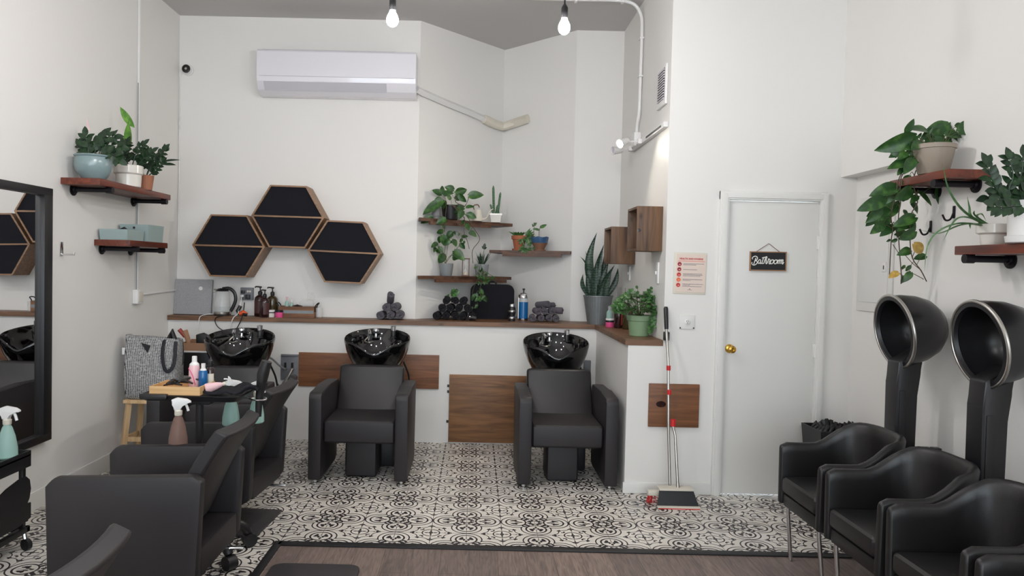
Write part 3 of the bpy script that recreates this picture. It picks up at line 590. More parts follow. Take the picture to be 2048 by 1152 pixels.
# ================================================================ SHAMPOO CHAIRS
def shampoo_chair(loc, label):
    r = thing('shampoo_chair', label, 'wash chair', loc, group='shampoo chairs with basins')
    for s in (-1, 1):
        b = B(); x0, x1 = sorted((s*.253, s*.345))
        side = [(0, .035), (0, .615), (.02, .645), (.30, .655), (.63, .65), (.65, .63), (.60, .06), (.55, .035)]
        b.prism(side, lambda u, v, w: Vector((w, u, v)), x0, x1, .018); b.out('armrest', M['vinyl2'], r)
        for y in (.05, .52): B().lathe([(0, 0), (.022, 0), (.022, .012), (.012, .014), (.012, .038), (0, .038)], 16, Matrix.Translation((s*.30, y, 0))).out('foot', M['chrome'], r)
    B().box(-.25, .25, .045, .58, .285, .445, .03, 3).out('seat', M['vinyl2'], r)
    b = B(); rows = []
    tilt = R(28); n = 10
    def bp(u, v, side):      # u across, v up the back, side 0 front 1 rear
        x = u*.25; y = .50+v*.18 + .02*(1-(2*v-1)**2); z = .42+v*.335
        y += -.012*(1-u*u) - (.035 if side == 0 else -.035)
        return Vector((x, y + (.02*abs(u)**4 if side == 0 else 0), z))
    prof = []
    for k in range(n+1): prof.append((k/n, 0))
    ringsv = []
    for i in range(13):
        u = -1+2*i/12; e = .93 if abs(u) == 1 else 1
        ringp = [bp(u, v*e+(1-e)/2, 0) for v in [j/8 for j in range(9)]] + [bp(u, v*e+(1-e)/2, 1) for v in [1-j/8 for j in range(9)]]
        if abs(u) == 1: c = sum(ringp, Vector())/len(ringp); ringp = [p + Vector((0, (c.y-p.y)*.0, 0)) for p in ringp]
        ringsv.append(b.ring(ringp))
    for a, c in zip(ringsv, ringsv[1:]): b.bridge(a, c)
    b.cap(ringsv[0], True); b.cap(ringsv[-1]); o = b.out('backrest', M['vinyl'], r, ang=70)
    md = o.modifiers.new('bev', 'BEVEL'); md.width = .014; md.segments = 2; md.limit_method = 'ANGLE'; md.angle_limit = R(50)
    for s in (-1, 1): B().box(s*.20-.03, s*.20+.03, .52, .545, .36, .47, .004).out('back_bracket', M['steel'], r)
    B().box(-.125, .105, .22, .50, .002, .30, .025, 3).out('base', M['vinyl2'], r)
    B().box(-.05, .20, .50, .86, .002, .26, .02).out('rear_base', M['black'], r)
    B().box(-.254, .254, .40, .44, .20, .25, .006).out('cross_bar', M['blackm'], r)
    B().cyl((.02, .80, .25), (.0, .92, .70), .07, .09, 20).out('pedestal', M['black'], r)
    # bowl
    b = B(); bc = Vector((0, .93, .925)); seg = 48
    prof = [(.0, -.275), (.30, -.272), (.52, -.255), (.72, -.205), (.86, -.14), (.95, -.07), (1.0, -.01), (1.005, .01), (.985, .018), (.955, .008), (.91, -.05), (.80, -.125), (.55, -.175), (.2, -.19), (0, -.192)]
    prev = None
    for s_, z in prof:
        if s_ == 0: rg = [b.bm.verts.new(bc+Vector((0, 0, z)))]
        else:
            rg = []
            for k in range(seg):
                a = 2*PI*k/seg; ca, sa = math.cos(a), math.sin(a)
                x = s_*.268*ca; y = s_*(.245 if sa > 0 else .235)*sa; zz = z
                w = max(0, min(1, (z+.16)/.16))
                zz += w*(.055*sa + (-.0 if sa > 0 else -.055*math.exp(-(ca/.30)**2)*s_*s_ + .012*math.exp(-((abs(ca)-.62)/.22)**2)))
                rg.append(b.bm.verts.new(bc+Vector((x, y, zz))))
        if prev:
            if len(prev) == 1:
                for k in range(seg): b.bm.faces.new((prev[0], rg[(k+1) % seg], rg[k]))
            elif len(rg) == 1:
                for k in range(seg): b.bm.faces.new((prev[k], prev[(k+1) % seg], rg[0]))
            else: b.bridge(prev, rg)
        prev = rg
    bowl = b.out('basin', M['gloss'], r, ang=60)
    B().lathe([(0, .745), (.03, .745), (.03, .74), (.02, .738), (0, .738)], 18, Matrix.Translation((0, .90, 0))).out('drain', M['chrome'], bowl)
    # taps
    f = B().lathe([(0, 0), (.022, 0), (.022, .006), (.014, .01), (.013, .035), (.022, .04), (.026, .055), (.022, .072), (.01, .078), (0, .078)], 20, Matrix.Translation((-.035, 1.10, .925))).out('tap_knob', M['chrome'], r)
    f = B().tube(smooth_pts([(-.09, 1.09, .90), (-.09, 1.085, .965), (-.085, 1.06, .985), (-.075, 1.02, .965)], 4), .013, 12).out('spray_head', M['chrome'], r)
    B().tube(smooth_pts([(-.10, 1.08, .93), (-.12, 1.04, .90), (-.08, .98, .895), (-.04, 1.0, .90)], 5), .006, 8).out('spray_hose', M['steel'], r)
    B().lathe([(0, 0), (.026, 0), (.026, .008), (.02, .012), (.02, .055), (.018, .06)], 20, Matrix.Translation((.11, 1.10, .925))).out('vacuum_breaker', M['black'], r)
    B().lathe([(.017, .056), (.023, .06), (.024, .095), (.019, .1), (0, .1)], 20, Matrix.Translation((.11, 1.10, .925))).out('breaker_cap', M['chrome'], r)
    B().tube(smooth_pts([(.21, 1.0, .74), (.25, 1.05, .62), (.24, 1.18, .5), (.22, 1.27, .52)], 5), .008, 8).out('water_hose', M['black'], r)
    return r
sc_ = shampoo_chair((-.785, 5.0, 0), 'black wash chair with basin, the middle of the three along the low wall')
dup(sc_, (.668, 5.0, 0), R(0), 'black wash chair with basin standing right of the knotty board, beside ledge corner')
dup(sc_, (-1.80, 4.78, 0), R(2), 'black wash chair with basin at the left, partly hidden behind the tray trolley')
r = thing('plumbing_box', 'grey recessed plumbing box with valves and hoses on low wall', 'plumbing box', (-1.587, YH-.001, .632))
b = B(); b.box(-.08, .078, -.012, 0, -.112, .112, .003); b.out('backplate', M['boxgrey'], r)
B().box(-.075, .072, -.03, -.012, .100, .112, .002).out('hood', M['grey'], r)
for x in (-.03, .03): B().cyl((x, -.012, -.01), (x, -.06, -.01), .012, seg=12).out('valve', M['steel'], r); B().cyl((x, -.05, -.02), (x, -.055, .045), .009, seg=10).out('valve_handle', M['black'], r)
B().tube(smooth_pts([(-.03, -.06, -.01), (-.07, -.08, .02), (-.13, -.07, .07), (-.19, -.05, .10)], 5), .008, 8).out('hose', M['grey'], r)
B().tube(smooth_pts([(.03, -.06, -.01), (.0, -.09, -.08), (-.05, -.09, -.15), (-.10, -.08, -.24)], 5), .010, 8).out('hose', M['steel'], r)
B().cyl((.04, -.012, -.09), (.04, -.08, -.09), .03, .026, 18).out('pipe_stub', M['steel'], r)
r = tag(B().box(-.03, .03, -.035, 0, -.05, .05, .006).out('hose_valve', M['boxgrey'], loc=(.985, YH-.001, .70)), 'small grey hose valve on low wall right of the rightmost wash chair', 'valve')

# ================================================================ STYLING CHAIRS (face the mirrors, towards -X)
def styling_chair(loc, label, rz=0):
    r = thing('styling_chair', label, 'salon chair', loc, rz, 'styling chairs facing the mirrors')
    for s in (-1, 1):
        y0, y1 = sorted((s*.232, s*.292))
        side = [(-.325, .23), (-.335, .60), (-.30, .635), (.27, .655), (.305, .63), (.285, .23), (.25, .205), (-.29, .205)]
        B().prism(side, lambda u, v, w: Vector((u, w, v)), y0, y1, .016).out('armrest', M['vinyl2'], r)
    B().box(-.30, .15, -.228, .228, .33, .465, .03, 3).out('seat', M['vinyl2'], r)
    B().box(-.27, .285, -.229, .229, .215, .335, .012).out('seat_shell', M['vinyl2'], r)
    b = B(); rings_ = []
    prof = [(.13, .40), (.18, .52), (.245, .66), (.31, .77), (.355, .835)]
    th = .062
    P = smooth_pts([(x, 0, z) for x, z in prof], 4)
    for i in range(9):
        u = -1+2*i/8; y = u*.228; sag = .030*(1-u*u)
        rg = []
        for p in P: rg.append(Vector((p.x-.0+sag-.02, y, p.z)))
        for j, p in enumerate(P[::-1]):
            t = (P[max(0, len(P)-1-j-1)]-P[min(len(P)-1, len(P)-j)]).normalized()
            rg.append(Vector((p.x+sag-.02+th*.92, y, p.z-th*.42)))
        rings_.append(b.ring(rg))
    for a, c in zip(rings_, rings_[1:]): b.bridge(a, c)
    b.cap(rings_[0], True); b.cap(rings_[-1]); o = b.out('backrest', M['vinyl2'], r, ang=60)
    md = o.modifiers.new('bev', 'BEVEL'); md.width = .012; md.segments = 2; md.limit_method = 'ANGLE'; md.angle_limit = R(50)
    B().cyl((-.02, 0, .02), (-.02, 0, .22), .035, seg=24).out('column', M['chrome'], r)
    B().lathe([(.0, .018), (.11, .018), (.10, .03), (.04, .045), (0, .045)], 28, Matrix.Translation((-.02, 0, 0))).out('column_collar', M['chrome'], r)
    B().box(-.27, .30, -.22, .22, .0, .016, .006).out('base_plate', M['mat_'], r)
    B().tube([(.02, .10, .19), (.20, .20, .17), (.32, .22, .165)], .008, 8).out('pump_lever', M['chrome'], r)
    return r
s1 = styling_chair((-1.40, 3.235, 0), 'nearest fully visible black styling chair, large armrest panel towards the viewer')
dup(s1, (-1.47, 4.255, 0), R(-4), 'black styling chair behind the tray trolley, nearest the wash chairs')
dup(s1, (-1.285, 1.70, 0), R(0), 'closest black styling chair, only its curved backrest top in the bottom left corner')
def rounded(x0, x1, y0, y1, rad, n=6):
    o = []
    for cx, cy, a0 in ((x1-rad, y1-rad, 0), (x0+rad, y1-rad, 90), (x0+rad, y0+rad, 180), (x1-rad, y0+rad, 270)):
        for k in range(n+1): a = R(a0+90*k/n); o.append((cx+rad*math.cos(a), cy+rad*math.sin(a)))
    return o
b = B(); b.prism(rounded(-.22, .22, -.35, .35, .05), lambda u, v, w: Vector((u, v, w)), .0, .018, .005)
tag(b.out('floor_mat', M['mat_'], loc=(-.765, 3.295, 0)), 'dark rounded mat on plank floor at bottom centre left', 'mat')

# ================================================================ WAITING CHAIRS under the hood dryers (face -X)
def tub_chair(loc, label):
    r = thing('tub_chair', label, 'armchair', loc, group='black tub chairs along the right wall')
    w = .215; pts = []
    for k in range(8): pts.append((-.235+.27*k/7, w, 0, -1))
    for k in range(1, 8): a = R(90-90*k/8); pts.append((.035+.165*math.cos(a), w-.165+.165*math.sin(a), 0, 0))
    half = pts + [(.20, .05, 0, 0)]
    path = [(x, y) for x, y, *_ in half] + [(x, -y) for x, y, *_ in half[::-1]]
    def hgt(i):
        x, y = path[i]; t = max(0, min(1, (x+.06)/.23)); t = t*t*(3-2*t)
        return .628 + .125*t
    b = B(); prev = None; n = len(path); first = None
    for i, (x, y) in enumerate(path):
        x0, y0 = path[max(i-1, 0)]; x1, y1 = path[min(i+1, n-1)]
        t = Vector((x1-x0, y1-y0)).normalized(); nn = Vector((-t.y, t.x))     # nn points outward/inward
        c = Vector((x, y)); inward = nn if nn.dot(-c) > 0 else -nn
        H = hgt(i); zb = .30; th = .046; e = 0
        if i in (0, n-1): e = .018
        lean = .0
        ts = [(-1, 0), (-1, .15), (-1, .5), (-1, .85), (-.92, .955), (-.55, .993), (0, 1), (.55, .993), (.92, .955), (1, .85), (1, .5), (1, .15), (1, 0)]
        rg = []
        for sx, f in ts:
            z = zb+.0+(H-e-zb-.0)*f; f2 = max(0, f-.3)
            out_ = c - inward*(.028*f*f if x > .1 else .007*f)      # flare outward with height
            q = out_ + inward*(sx*(th/2-(.006 if e else 0)))
            rg.append(Vector((q.x, q.y, z)))
        rg = b.ring(rg)
        if prev: b.bridge(prev, rg)
        else: first = rg
        prev = rg
    b.cap(first, True); b.cap(prev); o = b.out('shell', M['leather'], r, ang=60)
    md = o.modifiers.new('bev', 'BEVEL'); md.width = .014; md.segments = 3; md.limit_method = 'ANGLE'; md.angle_limit = R(50)
    B().box(-.235, .165, -.19, .19, .365, .455, .028, 3).out('seat_cushion', M['leather'], r)
    B().box(-.225, .165, -.19, .19, .295, .362, .016).out('seat_base', M['leather'], r)
    for y in (-.175, .175):
        B().tube([(-.20, y, .30), (-.20, y, .27), (-.175, y*1.03, .004)], .0105, 12).out('leg', M['chrome'], r); B().tube([(.15, y, .30), (.15, y, .27), (.19, y*1.03, .004)], .0105, 12).out('leg', M['chrome'], r)
    return r
tc = tub_chair((1.895, 3.685, 0), 'black tub chair farthest along the right wall, beside the waste bin')
dup(tc, (1.895, 3.165, 0), label='second black tub chair from the door, between two others')
dup(tc, (1.895, 2.655, 0), label='third black tub chair from the door, in front of the nearer hood dryer')
dup(tc, (1.895, 2.14, 0), label='black tub chair nearest the viewer, cut off at the bottom right corner')
# hood dryers
def hood_dryer(loc, label):
    r = thing('hood_dryer', label, 'hair dryer', loc, group='black hood dryers by the right wall')
    mt = Matrix.Translation((0, 0, 1.245)) @ Matrix.Rotation(R(-90-9), 4, 'Y')     # +z of the lathe points towards the sitter (-X)
    b = B(); b.lathe([(0, -.245), (.05, -.243), (.10, -.225), (.145, -.18), (.172, -.12), (.186, -.05), (.190, 0), (.180, .0), (.174, -.05), (.158, -.12), (.13, -.17), (.08, -.205), (0, -.215)], 48, mt, 1.0, .93)
    b.out('hood', M['gloss'] if 0 else M['hoodblk'], r, ang=60)
    b = B(); pts = [mt @ Vector((.190*math.cos(a), .178*math.sin(a), .0)) for a in [2*PI*k/64 for k in range(65)]]
    b.tube(pts, .0075, 8, caps=False); b.out('rim', M['steel'], r)
    b = B(); b.lathe([(.176, .001), (.184, .004), (.166, .006), (.160, -.01), (.172, -.02)], 48, mt, 1.0, .93); b.out('gasket', M['black'], r)
    B().lathe([(0, -.205), (.02, -.205), (.022, -.195), (.01, -.185), (0, -.184)], 16, mt).out('air_nozzle', M['steel'], r)
    side = [(-.045, .60), (-.045, .98), (-.04, 1.09), (.075, 1.16), (.085, 1.10), (.075, 1.03), (.062, .92), (.062, .60)]
    B().prism(side, lambda u, v, w: Vector((u+.04, w, v)), -.052, .052, .008).out('post', M['black'], r)
    B().prism([(-.03, .60), (-.03, .945), (.0, .945), (.0, .60)], lambda u, v, w: Vector((u+.04, w, v)), -.057, .057, .003).out('cover_plate', M['black'], r)
    b = B(); b.box(-.02, .24, -.14, .14, .565, .60, .008); b.box(.10, .235, -.13, .05, .60, .635, .006); b.box(.17, .21, -.10, -.06, .63, .66, .004); b.out('bracket', M['black'], r)
    b = B(); b.box(-.02, .09, -.04, .04, .02, .57, .006); b.box(-.02, .24, -.20, .20, .0, .03, .008); b.out('stand', M['black'], r)
    return r
M['hoodblk'] = mat('satin_black_plastic', (26, 26, 28), .28)
hd = hood_dryer((2.19, 3.80, 0), 'black hood dryer on a post, further back, left of the other')
dup(hd, (2.19, 3.16, 0), label='black hood dryer on a post, nearer the viewer at the right edge')

# ================================================================ MIRROR
r = thing('wall_mirror', 'large black-framed mirror on the left wall at the left edge', 'mirror', (XL+.001, 0, 0))
b = B()
y0, y1, z0, z1, fw = 3.42, 4.49, .41, 1.955, .085
b.box(0, .05, y0, y1, z1-fw*.55, z1, .003); b.box(0, .05, y0, y1, z0, z0+fw*.55, .003); b.box(0, .0495, y1-fw, y1, z0, z1, .003); b.box(0, .0495, y0, y0+fw, z0, z1, .003); b.out('frame', M['black'], r)
B().box(.002, .02, y0+.03, y1-.03, z0+.03, z1-.03).out('glass', M['mirror'], r, smooth=False)
r = thing('wall_hook', 'small chrome L-shaped hook on left wall beside the mirror', 'hook', (XL+.001, 4.665, 1.59))
B().box(0, .006, -.016, .016, -.045, .045, .002).out('plate', M['chrome'], r); B().tube([(.004, 0, -.035), (.085, 0, -.035), (.085, 0, -.02)], .006, 8).out('hook', M['chrome'], r)

# ================================================================ PIPE SHELVES
def pipe_shelf(loc, y0, y1, dep, zt, sgn, label, ys, group):
    """sgn +1 mounted on left wall growing to +X, -1 on the right wall"""
    r = thing('pipe_shelf', label, 'wall shelf', loc, group=group); th = .042
    xs = sorted((0, sgn*dep)); B().box(xs[0], xs[1], y0, y1, zt-th, zt, .004).out('shelf_board', M['shelfred'], r)
    for y in ys:
        mt = Matrix.Translation((0, y, zt-th-.021)) @ Matrix.Rotation(sgn*PI/2, 4, 'Y')
        br = B().cyl((sgn*.002, y, zt-th-.019), (sgn*(dep-.005), y, zt-th-.019), .0165, seg=14).out('pipe', M['iron'], r)
        B().lathe([(0, 0), (.04, 0), (.04, .007), (.024, .01), (.022, .022), (0, .022)], 22, mt).out('flange', M['iron'], br)
        B().cyl((sgn*(dep-.03), y, zt-th-.019), (sgn*(dep+.012), y, zt-th-.019), .0218, seg=14).out('end_cap', M['iron'], br)
    return r
pipe_shelf((XL+.001, 0, 0), 4.655, 5.735, .25, 2.045, 1, 'upper red-brown pipe shelf on left wall carrying three potted plants', (4.80, 5.64), 'pipe shelves on the left wall')
pipe_shelf((XL+.001, 0, 0), 5.07, 5.69, .25, 1.667, 1, 'lower red-brown pipe shelf on left wall carrying blue-grey boxes', (5.17, 5.60), 'pipe shelves on the left wall')
pipe_shelf((XRU-.001, 0, 0), 3.54, 4.045, .205, 2.058, -1, 'upper red-brown pipe shelf on right wall under the trailing pothos', (3.64, 3.95), 'pipe shelves on the right wall')
pipe_shelf((XRU-.001, 0, 0), 2.72, 3.475, .205, 1.682, -1, 'lower red-brown pipe shelf on right wall with white pots', (2.86, 3.385), 'pipe shelves on the right wall')
def stepped(name, x0, x1, y0, y1, z0, hs, label):
    pass
# blue-grey card trays on the lower left shelf
def tray_box(loc, w, l, h, label, rz=0):
    r = thing('card_box', label, 'box', loc, rz); t = .004
    b = B(); A = [b.ring([(x*k, y*k, z) for x, y in ((-w/2, -l/2), (w/2, -l/2), (w/2, l/2), (-w/2, l/2))]) for k, z in ((.94, 0), (1, h), (.975, h), (.92, .005))]
    b.bridge(A[0], A[1]); b.bridge(A[1], A[2]); b.bridge(A[2], A[3]); b.cap(A[0], True); b.cap(A[3]); b.out('tray', M['cardblue'], r, smooth=False)
    return r
t1 = tray_box((-2.535, 5.235, 1.668), .20, .26, .075, 'low open blue-grey box on lower left shelf, nearer the viewer')
t2 = tray_box((-2.525, 5.53, 1.668), .21, .27, .125, 'taller open blue-grey box with round finger hole on lower left shelf')
B().lathe([(0, 0), (.009, 0), (.009, .002), (0, .002)], 16, Matrix.Translation((0, -.1345, .10)) @ Matrix.Rotation(PI/2, 4, 'X')).out('finger_hole', M['black'], t2)
r = tag(B().tube([(-.03, -.05, .03), (.0, .02, .065), (.03, .06, .03)], .014, 8).out('black_comb', M['black'], loc=(-2.53, 5.235, 1.688)), 'dark hair tool peeking out of the low blue-grey box', 'hair tool')

# alcove shelves
def plank(poly, zt, label, cleat):
    r = thing('alcove_shelf', label, 'wall shelf', (0, 0, 0), group='dark shelves in the alcove')
    B().prism(poly, lambda u, v, w: Vector((u, v, w)), zt-.028, zt).out('shelf_board', M['shelfbrown'], r, smooth=False)
    b = B(); p, q = Vector(cleat[0]), Vector(cleat[1]); d = (q-p).normalized(); n = Vector((d.y, -d.x))*.03
    b.prism([tuple(p), tuple(q), tuple(q+n), tuple(p+n)], lambda u, v, w: Vector((u, v, w)), zt-.056, zt-.0285); b.out('cleat', M['shelfbrown'], r, smooth=False)
    return r
PL = [(-.50, 6.37), (.345, 6.97), (.20, 7.235), (-.515, 6.487)]
plank(PL, 1.955, 'upper dark shelf in alcove, on its left wall, under the big pothos', ((-.42, 6.42), (.12, 6.80)))
plank(PL, 1.447, 'lowest dark shelf in alcove with two grey pots and hourglass', ((-.36, 6.46), (.28, 6.90)))
plank([(.125, 6.76), (.852, 6.60), (.868, 6.64), (.30, 7.22), (.245, 7.27)], 1.696, 'right-hand dark shelf in alcove with terracotta and blue pots', ((.25, 6.76), (.78, 6.64)))
# panel and hooks on the right wall
r = thing('wall_panel', 'white painted access panel with latch in the recess of the right wall', 'access panel', (XR-.001, 0, 0))
B().box(-.012, 0, 4.52, 4.93, 1.30, 2.05, .003).out('panel_frame', M['door'], r); B().box(-.018, -.010, 4.56, 4.89, 1.36, 2.0, .003).out('panel_door', M['door'], r)
lt_ = B().box(-.026, -.016, 4.57, 4.61, 1.56, 1.62, .003).out('latch', M['white'], r); B().box(-.0285, -.025, 4.585, 4.592, 1.575, 1.60).out('slot', M['black'], lt_)
def coat_hook(loc, label):
    r = thing('coat_hook', label, 'hook', loc, group='black coat hooks on the right wall')
    B().box(-.006, 0, -.009, .009, -.03, .035, .003).out('plate', M['iron'], r)
    B().tube(smooth_pts([(-.004, 0, .0), (-.02, 0, -.035), (-.045, 0, -.04), (-.062, 0, -.012)], 5), .005, 8).out('hook', M['iron'], r)
    return r
ck = coat_hook((XRU-.001, 3.99, 1.805), 'black coat hook on right wall, left one behind trailing leaves'); dup(ck, (XRU-.001, 3.80, 1.87), label='black coat hook on right wall, right one above the aloe')

# ================================================================ TRAY TROLLEY between the styling chairs
tx, ty = -1.405, 3.745
r = thing('tray_trolley', 'black wheeled salon tray trolley loaded with bottles between styling chairs', 'trolley', (tx, ty, 0))
b = B(); A = []
for k, z in ((.93, .835), (1.0, .862), (.975, .864), (.90, .842)): A.append(b.ring([Vector((x*k, y*k, z)) for x, y in rounded(-.255, .255, -.16, .16, .05)]))
b.bridge(A[0], A[1]); b.bridge(A[1], A[2]); b.bridge(A[2], A[3]); b.cap(A[0], True); b.cap(A[3]); b.out('tray', M['black'], r)
B().box(-.235, -.10, -.175, -.145, .845, .872, .008).out('tray_grip', M['black'], r)
B().cyl((0, 0, .11), (0, 0, .835), .02, seg=16).out('post', M['blackm'], r)
B().box(-.07, .07, -.05, .05, .80, .834, .008).out('tray_mount', M['blackm'], r)
for k in range(5):
    a = R(-36+72*k); d = Vector((math.cos(a), math.sin(a), 0))
    lg = B().tube(smooth_pts([d*.015+Vector((0, 0, .13)), d*.12+Vector((0, 0, .14)), d*.22+Vector((0, 0, .125)), d*.262+Vector((0, 0, .075))], 4), [.03]*4+[.027]*4+[.024]*4+[.02], 12).out('leg', M['black'], r)
    e = d.cross(Vector((0, 0, 1)))
    B().cyl(d*.268+Vector((0, 0, .037))-e*.026, d*.268+Vector((0, 0, .037))+e*.026, .036, seg=24).out('caster', M['black'], lg)
# hair dryer in a ring at the tray's end
r = thing('blow_dryer', 'dark hair dryer standing in a chrome ring at right end of the tray', 'hair dryer', (-1.10, 3.735, .80))
B().tube(smooth_pts([(.0, 0, -.06), (.005, 0, .05), (.02, 0, .12)], 4), [.016, .017, .018, .019, .02, .022, .025, .028, .03], 12).out('dryer_handle', M['black'], r)
B().tube([(.012, 0, .10), (.02, 0, .16), (.04, .0, .225)], [.024, .031, .026], 18).out('dryer_barrel', M['leather'], r)
b = B(); b.tube([Vector((.04*math.cos(2*PI*k/24), .04*math.sin(2*PI*k/24), .03)) for k in range(25)], .004, 6, caps=False); b.tube([(-.04, 0, .03), (-.085, .0, .04)], .005, 6); b.out('holder_ring', M['chrome'], r)

# ================================================================ SMALL TROLLEY by the mirror
r = thing('drawer_trolley', 'black wheeled salon trolley under the mirror at the left edge', 'trolley', (-2.325, 3.83, 0))
X0, Y0 = -.30, -.44
b = B(); b.box(X0, 0, Y0, 0, .485, .497, .002); b.box(-.008, 0, Y0, 0, .43, .515, .002); b.box(X0, X0+.008, Y0, 0, .43, .515, .002); b.box(X0, 0, -.008, 0, .43, .515, .002); b.box(X0, 0, Y0, Y0+.008, .43, .515, .002); b.out('top_tray', M['black'], r)
for x in (-.016, X0+.016):
    for y in (-.05, Y0+.02): B().box(x-.012, x+.012, y-.012, y+.012, .11, .43, .002).out('post', M['black'], r)
side = [(-.44, .14), (-.44, .30), (-.30, .33), (-.20, .365), (-.10, .385), (-.04, .385), (-.01, .36), (0, .31), (-.012, .262), (-.03, .24), (.0, .236), (.0, .155), (-.1, .14)]
for x in (-.008, X0): B().prism(side, lambda u, v, w: Vector((w, u, v)), x, x+.008).out('bin_side', M['black'], r)
B().box(X0+.008, -.008, -.44, -.01, .14, .15).out('bin_floor', M['black'], r); B().box(X0+.008, -.008, -.012, -.004, .15, .235).out('bin_back', M['black'], r)
b = B(); b.box(X0, .0, -.035, -.005, .085, .115, .004); b.box(X0, .0, -.44, -.41, .085, .115, .004); b.box(-.03, 0, -.44, -.005, .085, .115, .004); b.box(X0, X0+.03, -.44, -.005, .085, .115, .004); b.out('base_frame', M['black'], r)
for x, y in ((-.01, -.04), (-.01, -.41), (-.28, -.04), (-.28, -.41)):
    fk = B().tube([(x, y, .09), (x+.01, y-.005, .05), (x+.018, y-.01, .032)], .010, 8).out('caster_fork', M['chrome'], r)
    B().cyl((x+.014, y-.022, .03), (x+.022, y+.0, .03), .030, seg=22).out('caster_wheel', M['black'], fk)

# ================================================================ STOOL, TOTE AND BACK TROLLEY
r = thing('wooden_stool', 'pale pine step stool against left wall under the woven tote', 'stool', (-2.40, 5.46, 0))
B().box(-.165, .165, -.13, .13, .475, .50, .004).out('seat', M['pine'], r)
for sx in (-1, 1):
    for sy in (-1, 1): B().tube([(sx*.135, sy*.10, .476), (sx*.175, sy*.13, .002)], .024, 4).out('leg', M['pine'], r)
    B().box(sx*.16-.012, sx*.16+.012, -.11, .11, .19, .225, .003).out('rail', M['pine'], r)
B().box(-.155, .155, -.115, -.095, .19, .225, .003).out('rail', M['pine'], r)
r = thing('tote_bag', 'black and white woven tote bag standing on the wooden stool', 'bag', (-2.395, 5.46, .501))
b = B(); prev = None
for z, wx, wy in ((0, .17, .095), (.02, .185, .115), (.15, .195, .12), (.3, .198, .10), (.42, .20, .07), (.455, .205, .05)):
    o = rounded(-wx, wx, -wy, wy, min(wy*.7, .06)); rg = b.ring([Vector((x, y, z + (.02*math.sin(x*20) if z > .4 else 0))) for x, y in o])
    if prev: b.bridge(prev, rg)
    else: b.cap(rg, True)
    prev = rg
rg2 = b.ring([v.co + Vector((-v.co.x*.06, -v.co.y*.2, -.06)) for v in prev]); b.bridge(prev, rg2); b.cap(rg2)
b.out('body', M['weave'], r, ang=60)
for y, x0 in ((-.085, .10), (.06, .10)):
    B().tube(smooth_pts([(x0, y*.7, .44), (x0+.01, y-.03, .35), (x0+.03, y-.04, .24), (x0+.065, y-.04, .22), (x0+.095, y-.025, .28), (x0+.085, y*.7, .43)], 6), .0135, 4, flat=.25, up=(0, 1, 0)).out('strap', M['bag_lining'], r)
B().prism([(-.06, .42), (.01, .40), (-.012, .345)], lambda u, v, w: Vector((u, w-.085, v)), 0, -.006).out('flap', M['bag_lining'], r, smooth=False)
B().prism([(-.197, .38), (-.175, .38), (-.18, .33), (-.197, .33)], lambda u, v, w: Vector((u, w-.09, v)), 0, -.004).out('tag', M['white'], r, smooth=False)
B().tube([(.11, .0, .44), (.135, .0, .50), (.15, 0, .44)], .022, 8).out('bag_contents', M['black'], r)
r = thing('utility_trolley', 'black utility trolley behind the tote, with white side frame', 'trolley', (-2.235, 6.02, 0))
B().box(-.15, .13, -.12, .12, .60, .79, .01).out('top_bin', M['black'], r); B().box(-.15, .13, -.12, .12, .10, .22, .01).out('bottom_bin', M['black'], r)
b = B(); b.tube(smooth_pts([(-.15, -.13, .797), (.13, -.13, .797), (.155, -.13, .785), (.15, -.13, .63), (.14, -.13, .60), (.06, -.13, .595)], 4), .008, 8); b.out('side_frame', M['white'], r)
for x in (-.14, .12):
    for y in (-.11, .11): B().box(x-.008, x+.008, y-.008, y+.008, .005, .61).out('post', M['blackm'], r)
r = thing('cardboard_box', 'open brown cardboard box on the utility trolley', 'box', (-2.26, 5.99, .792))
b = B(); b.box(-.10, .13, -.09, -.085, 0, .075); b.box(-.10, .13, .085, .09, 0, .09); b.box(-.10, -.095, -.085, .085, 0, .08); b.box(.125, .13, -.085, .085, 0, .085); b.box(-.10, .13, -.09, .09, -.0, .004); b.out('walls', M['card'], r, smooth=False)
tag(B().prism([(-.055, 0), (-.06, .13), (-.01, .145), (.035, .12), (.055, .11), (.055, .0)], lambda u, v, w: Vector((u, w, v)), -.03, .03, .008).out('black_pouch', M['black'], loc=(-2.215, 5.985, .80)), 'black pouch standing upright in the cardboard box', 'pouch')
r = thing('hair_brush', 'red and brown hair brushes sticking out beside the tote', 'brush', (-2.34, 5.93, .797)); B().tube([(.03, 0, .0), (.01, 0, .10), (-.015, 0, .17)], [.012, .02, .022], 10).out('brush_body', M['card'], r); B().tube([(-.01, 0, .12), (-.06, 0, .175)], .018, 8).out('brush_head', M['redlabel'], r)
tag(B().lathe([(0, 0), (.04, 0), (.045, .02), (.03, .04), (0, .045)], 16).out('purple_brush', M['purple'], loc=(-2.075, 5.93, .805)), 'small purple brush lying at trolley edge beside the wash basin', 'brush')
LT = 1.0605   # top of the ledge
def lathe_obj(name, prof, m, parent, seg=24, **k): return B().lathe(prof, seg).out(name, m, parent, **k)
# grey fabric board
r = thing('fabric_board', 'square grey woven fabric board with round white badge leaning on wall', 'board', (-2.49, 6.415, LT)); r.rotation_euler = (R(-8), 0, 0)
B().box(-.158, .172, -.012, .012, .002, .312, .003).out('panel', M['greyfab'], r)
B().lathe([(0, 0), (.018, 0), (.017, .004), (0, .005)], 22, Matrix.Translation((.072, -.012, .232)) @ Matrix.Rotation(PI/2, 4, 'X')).out('badge', M['white'], r)
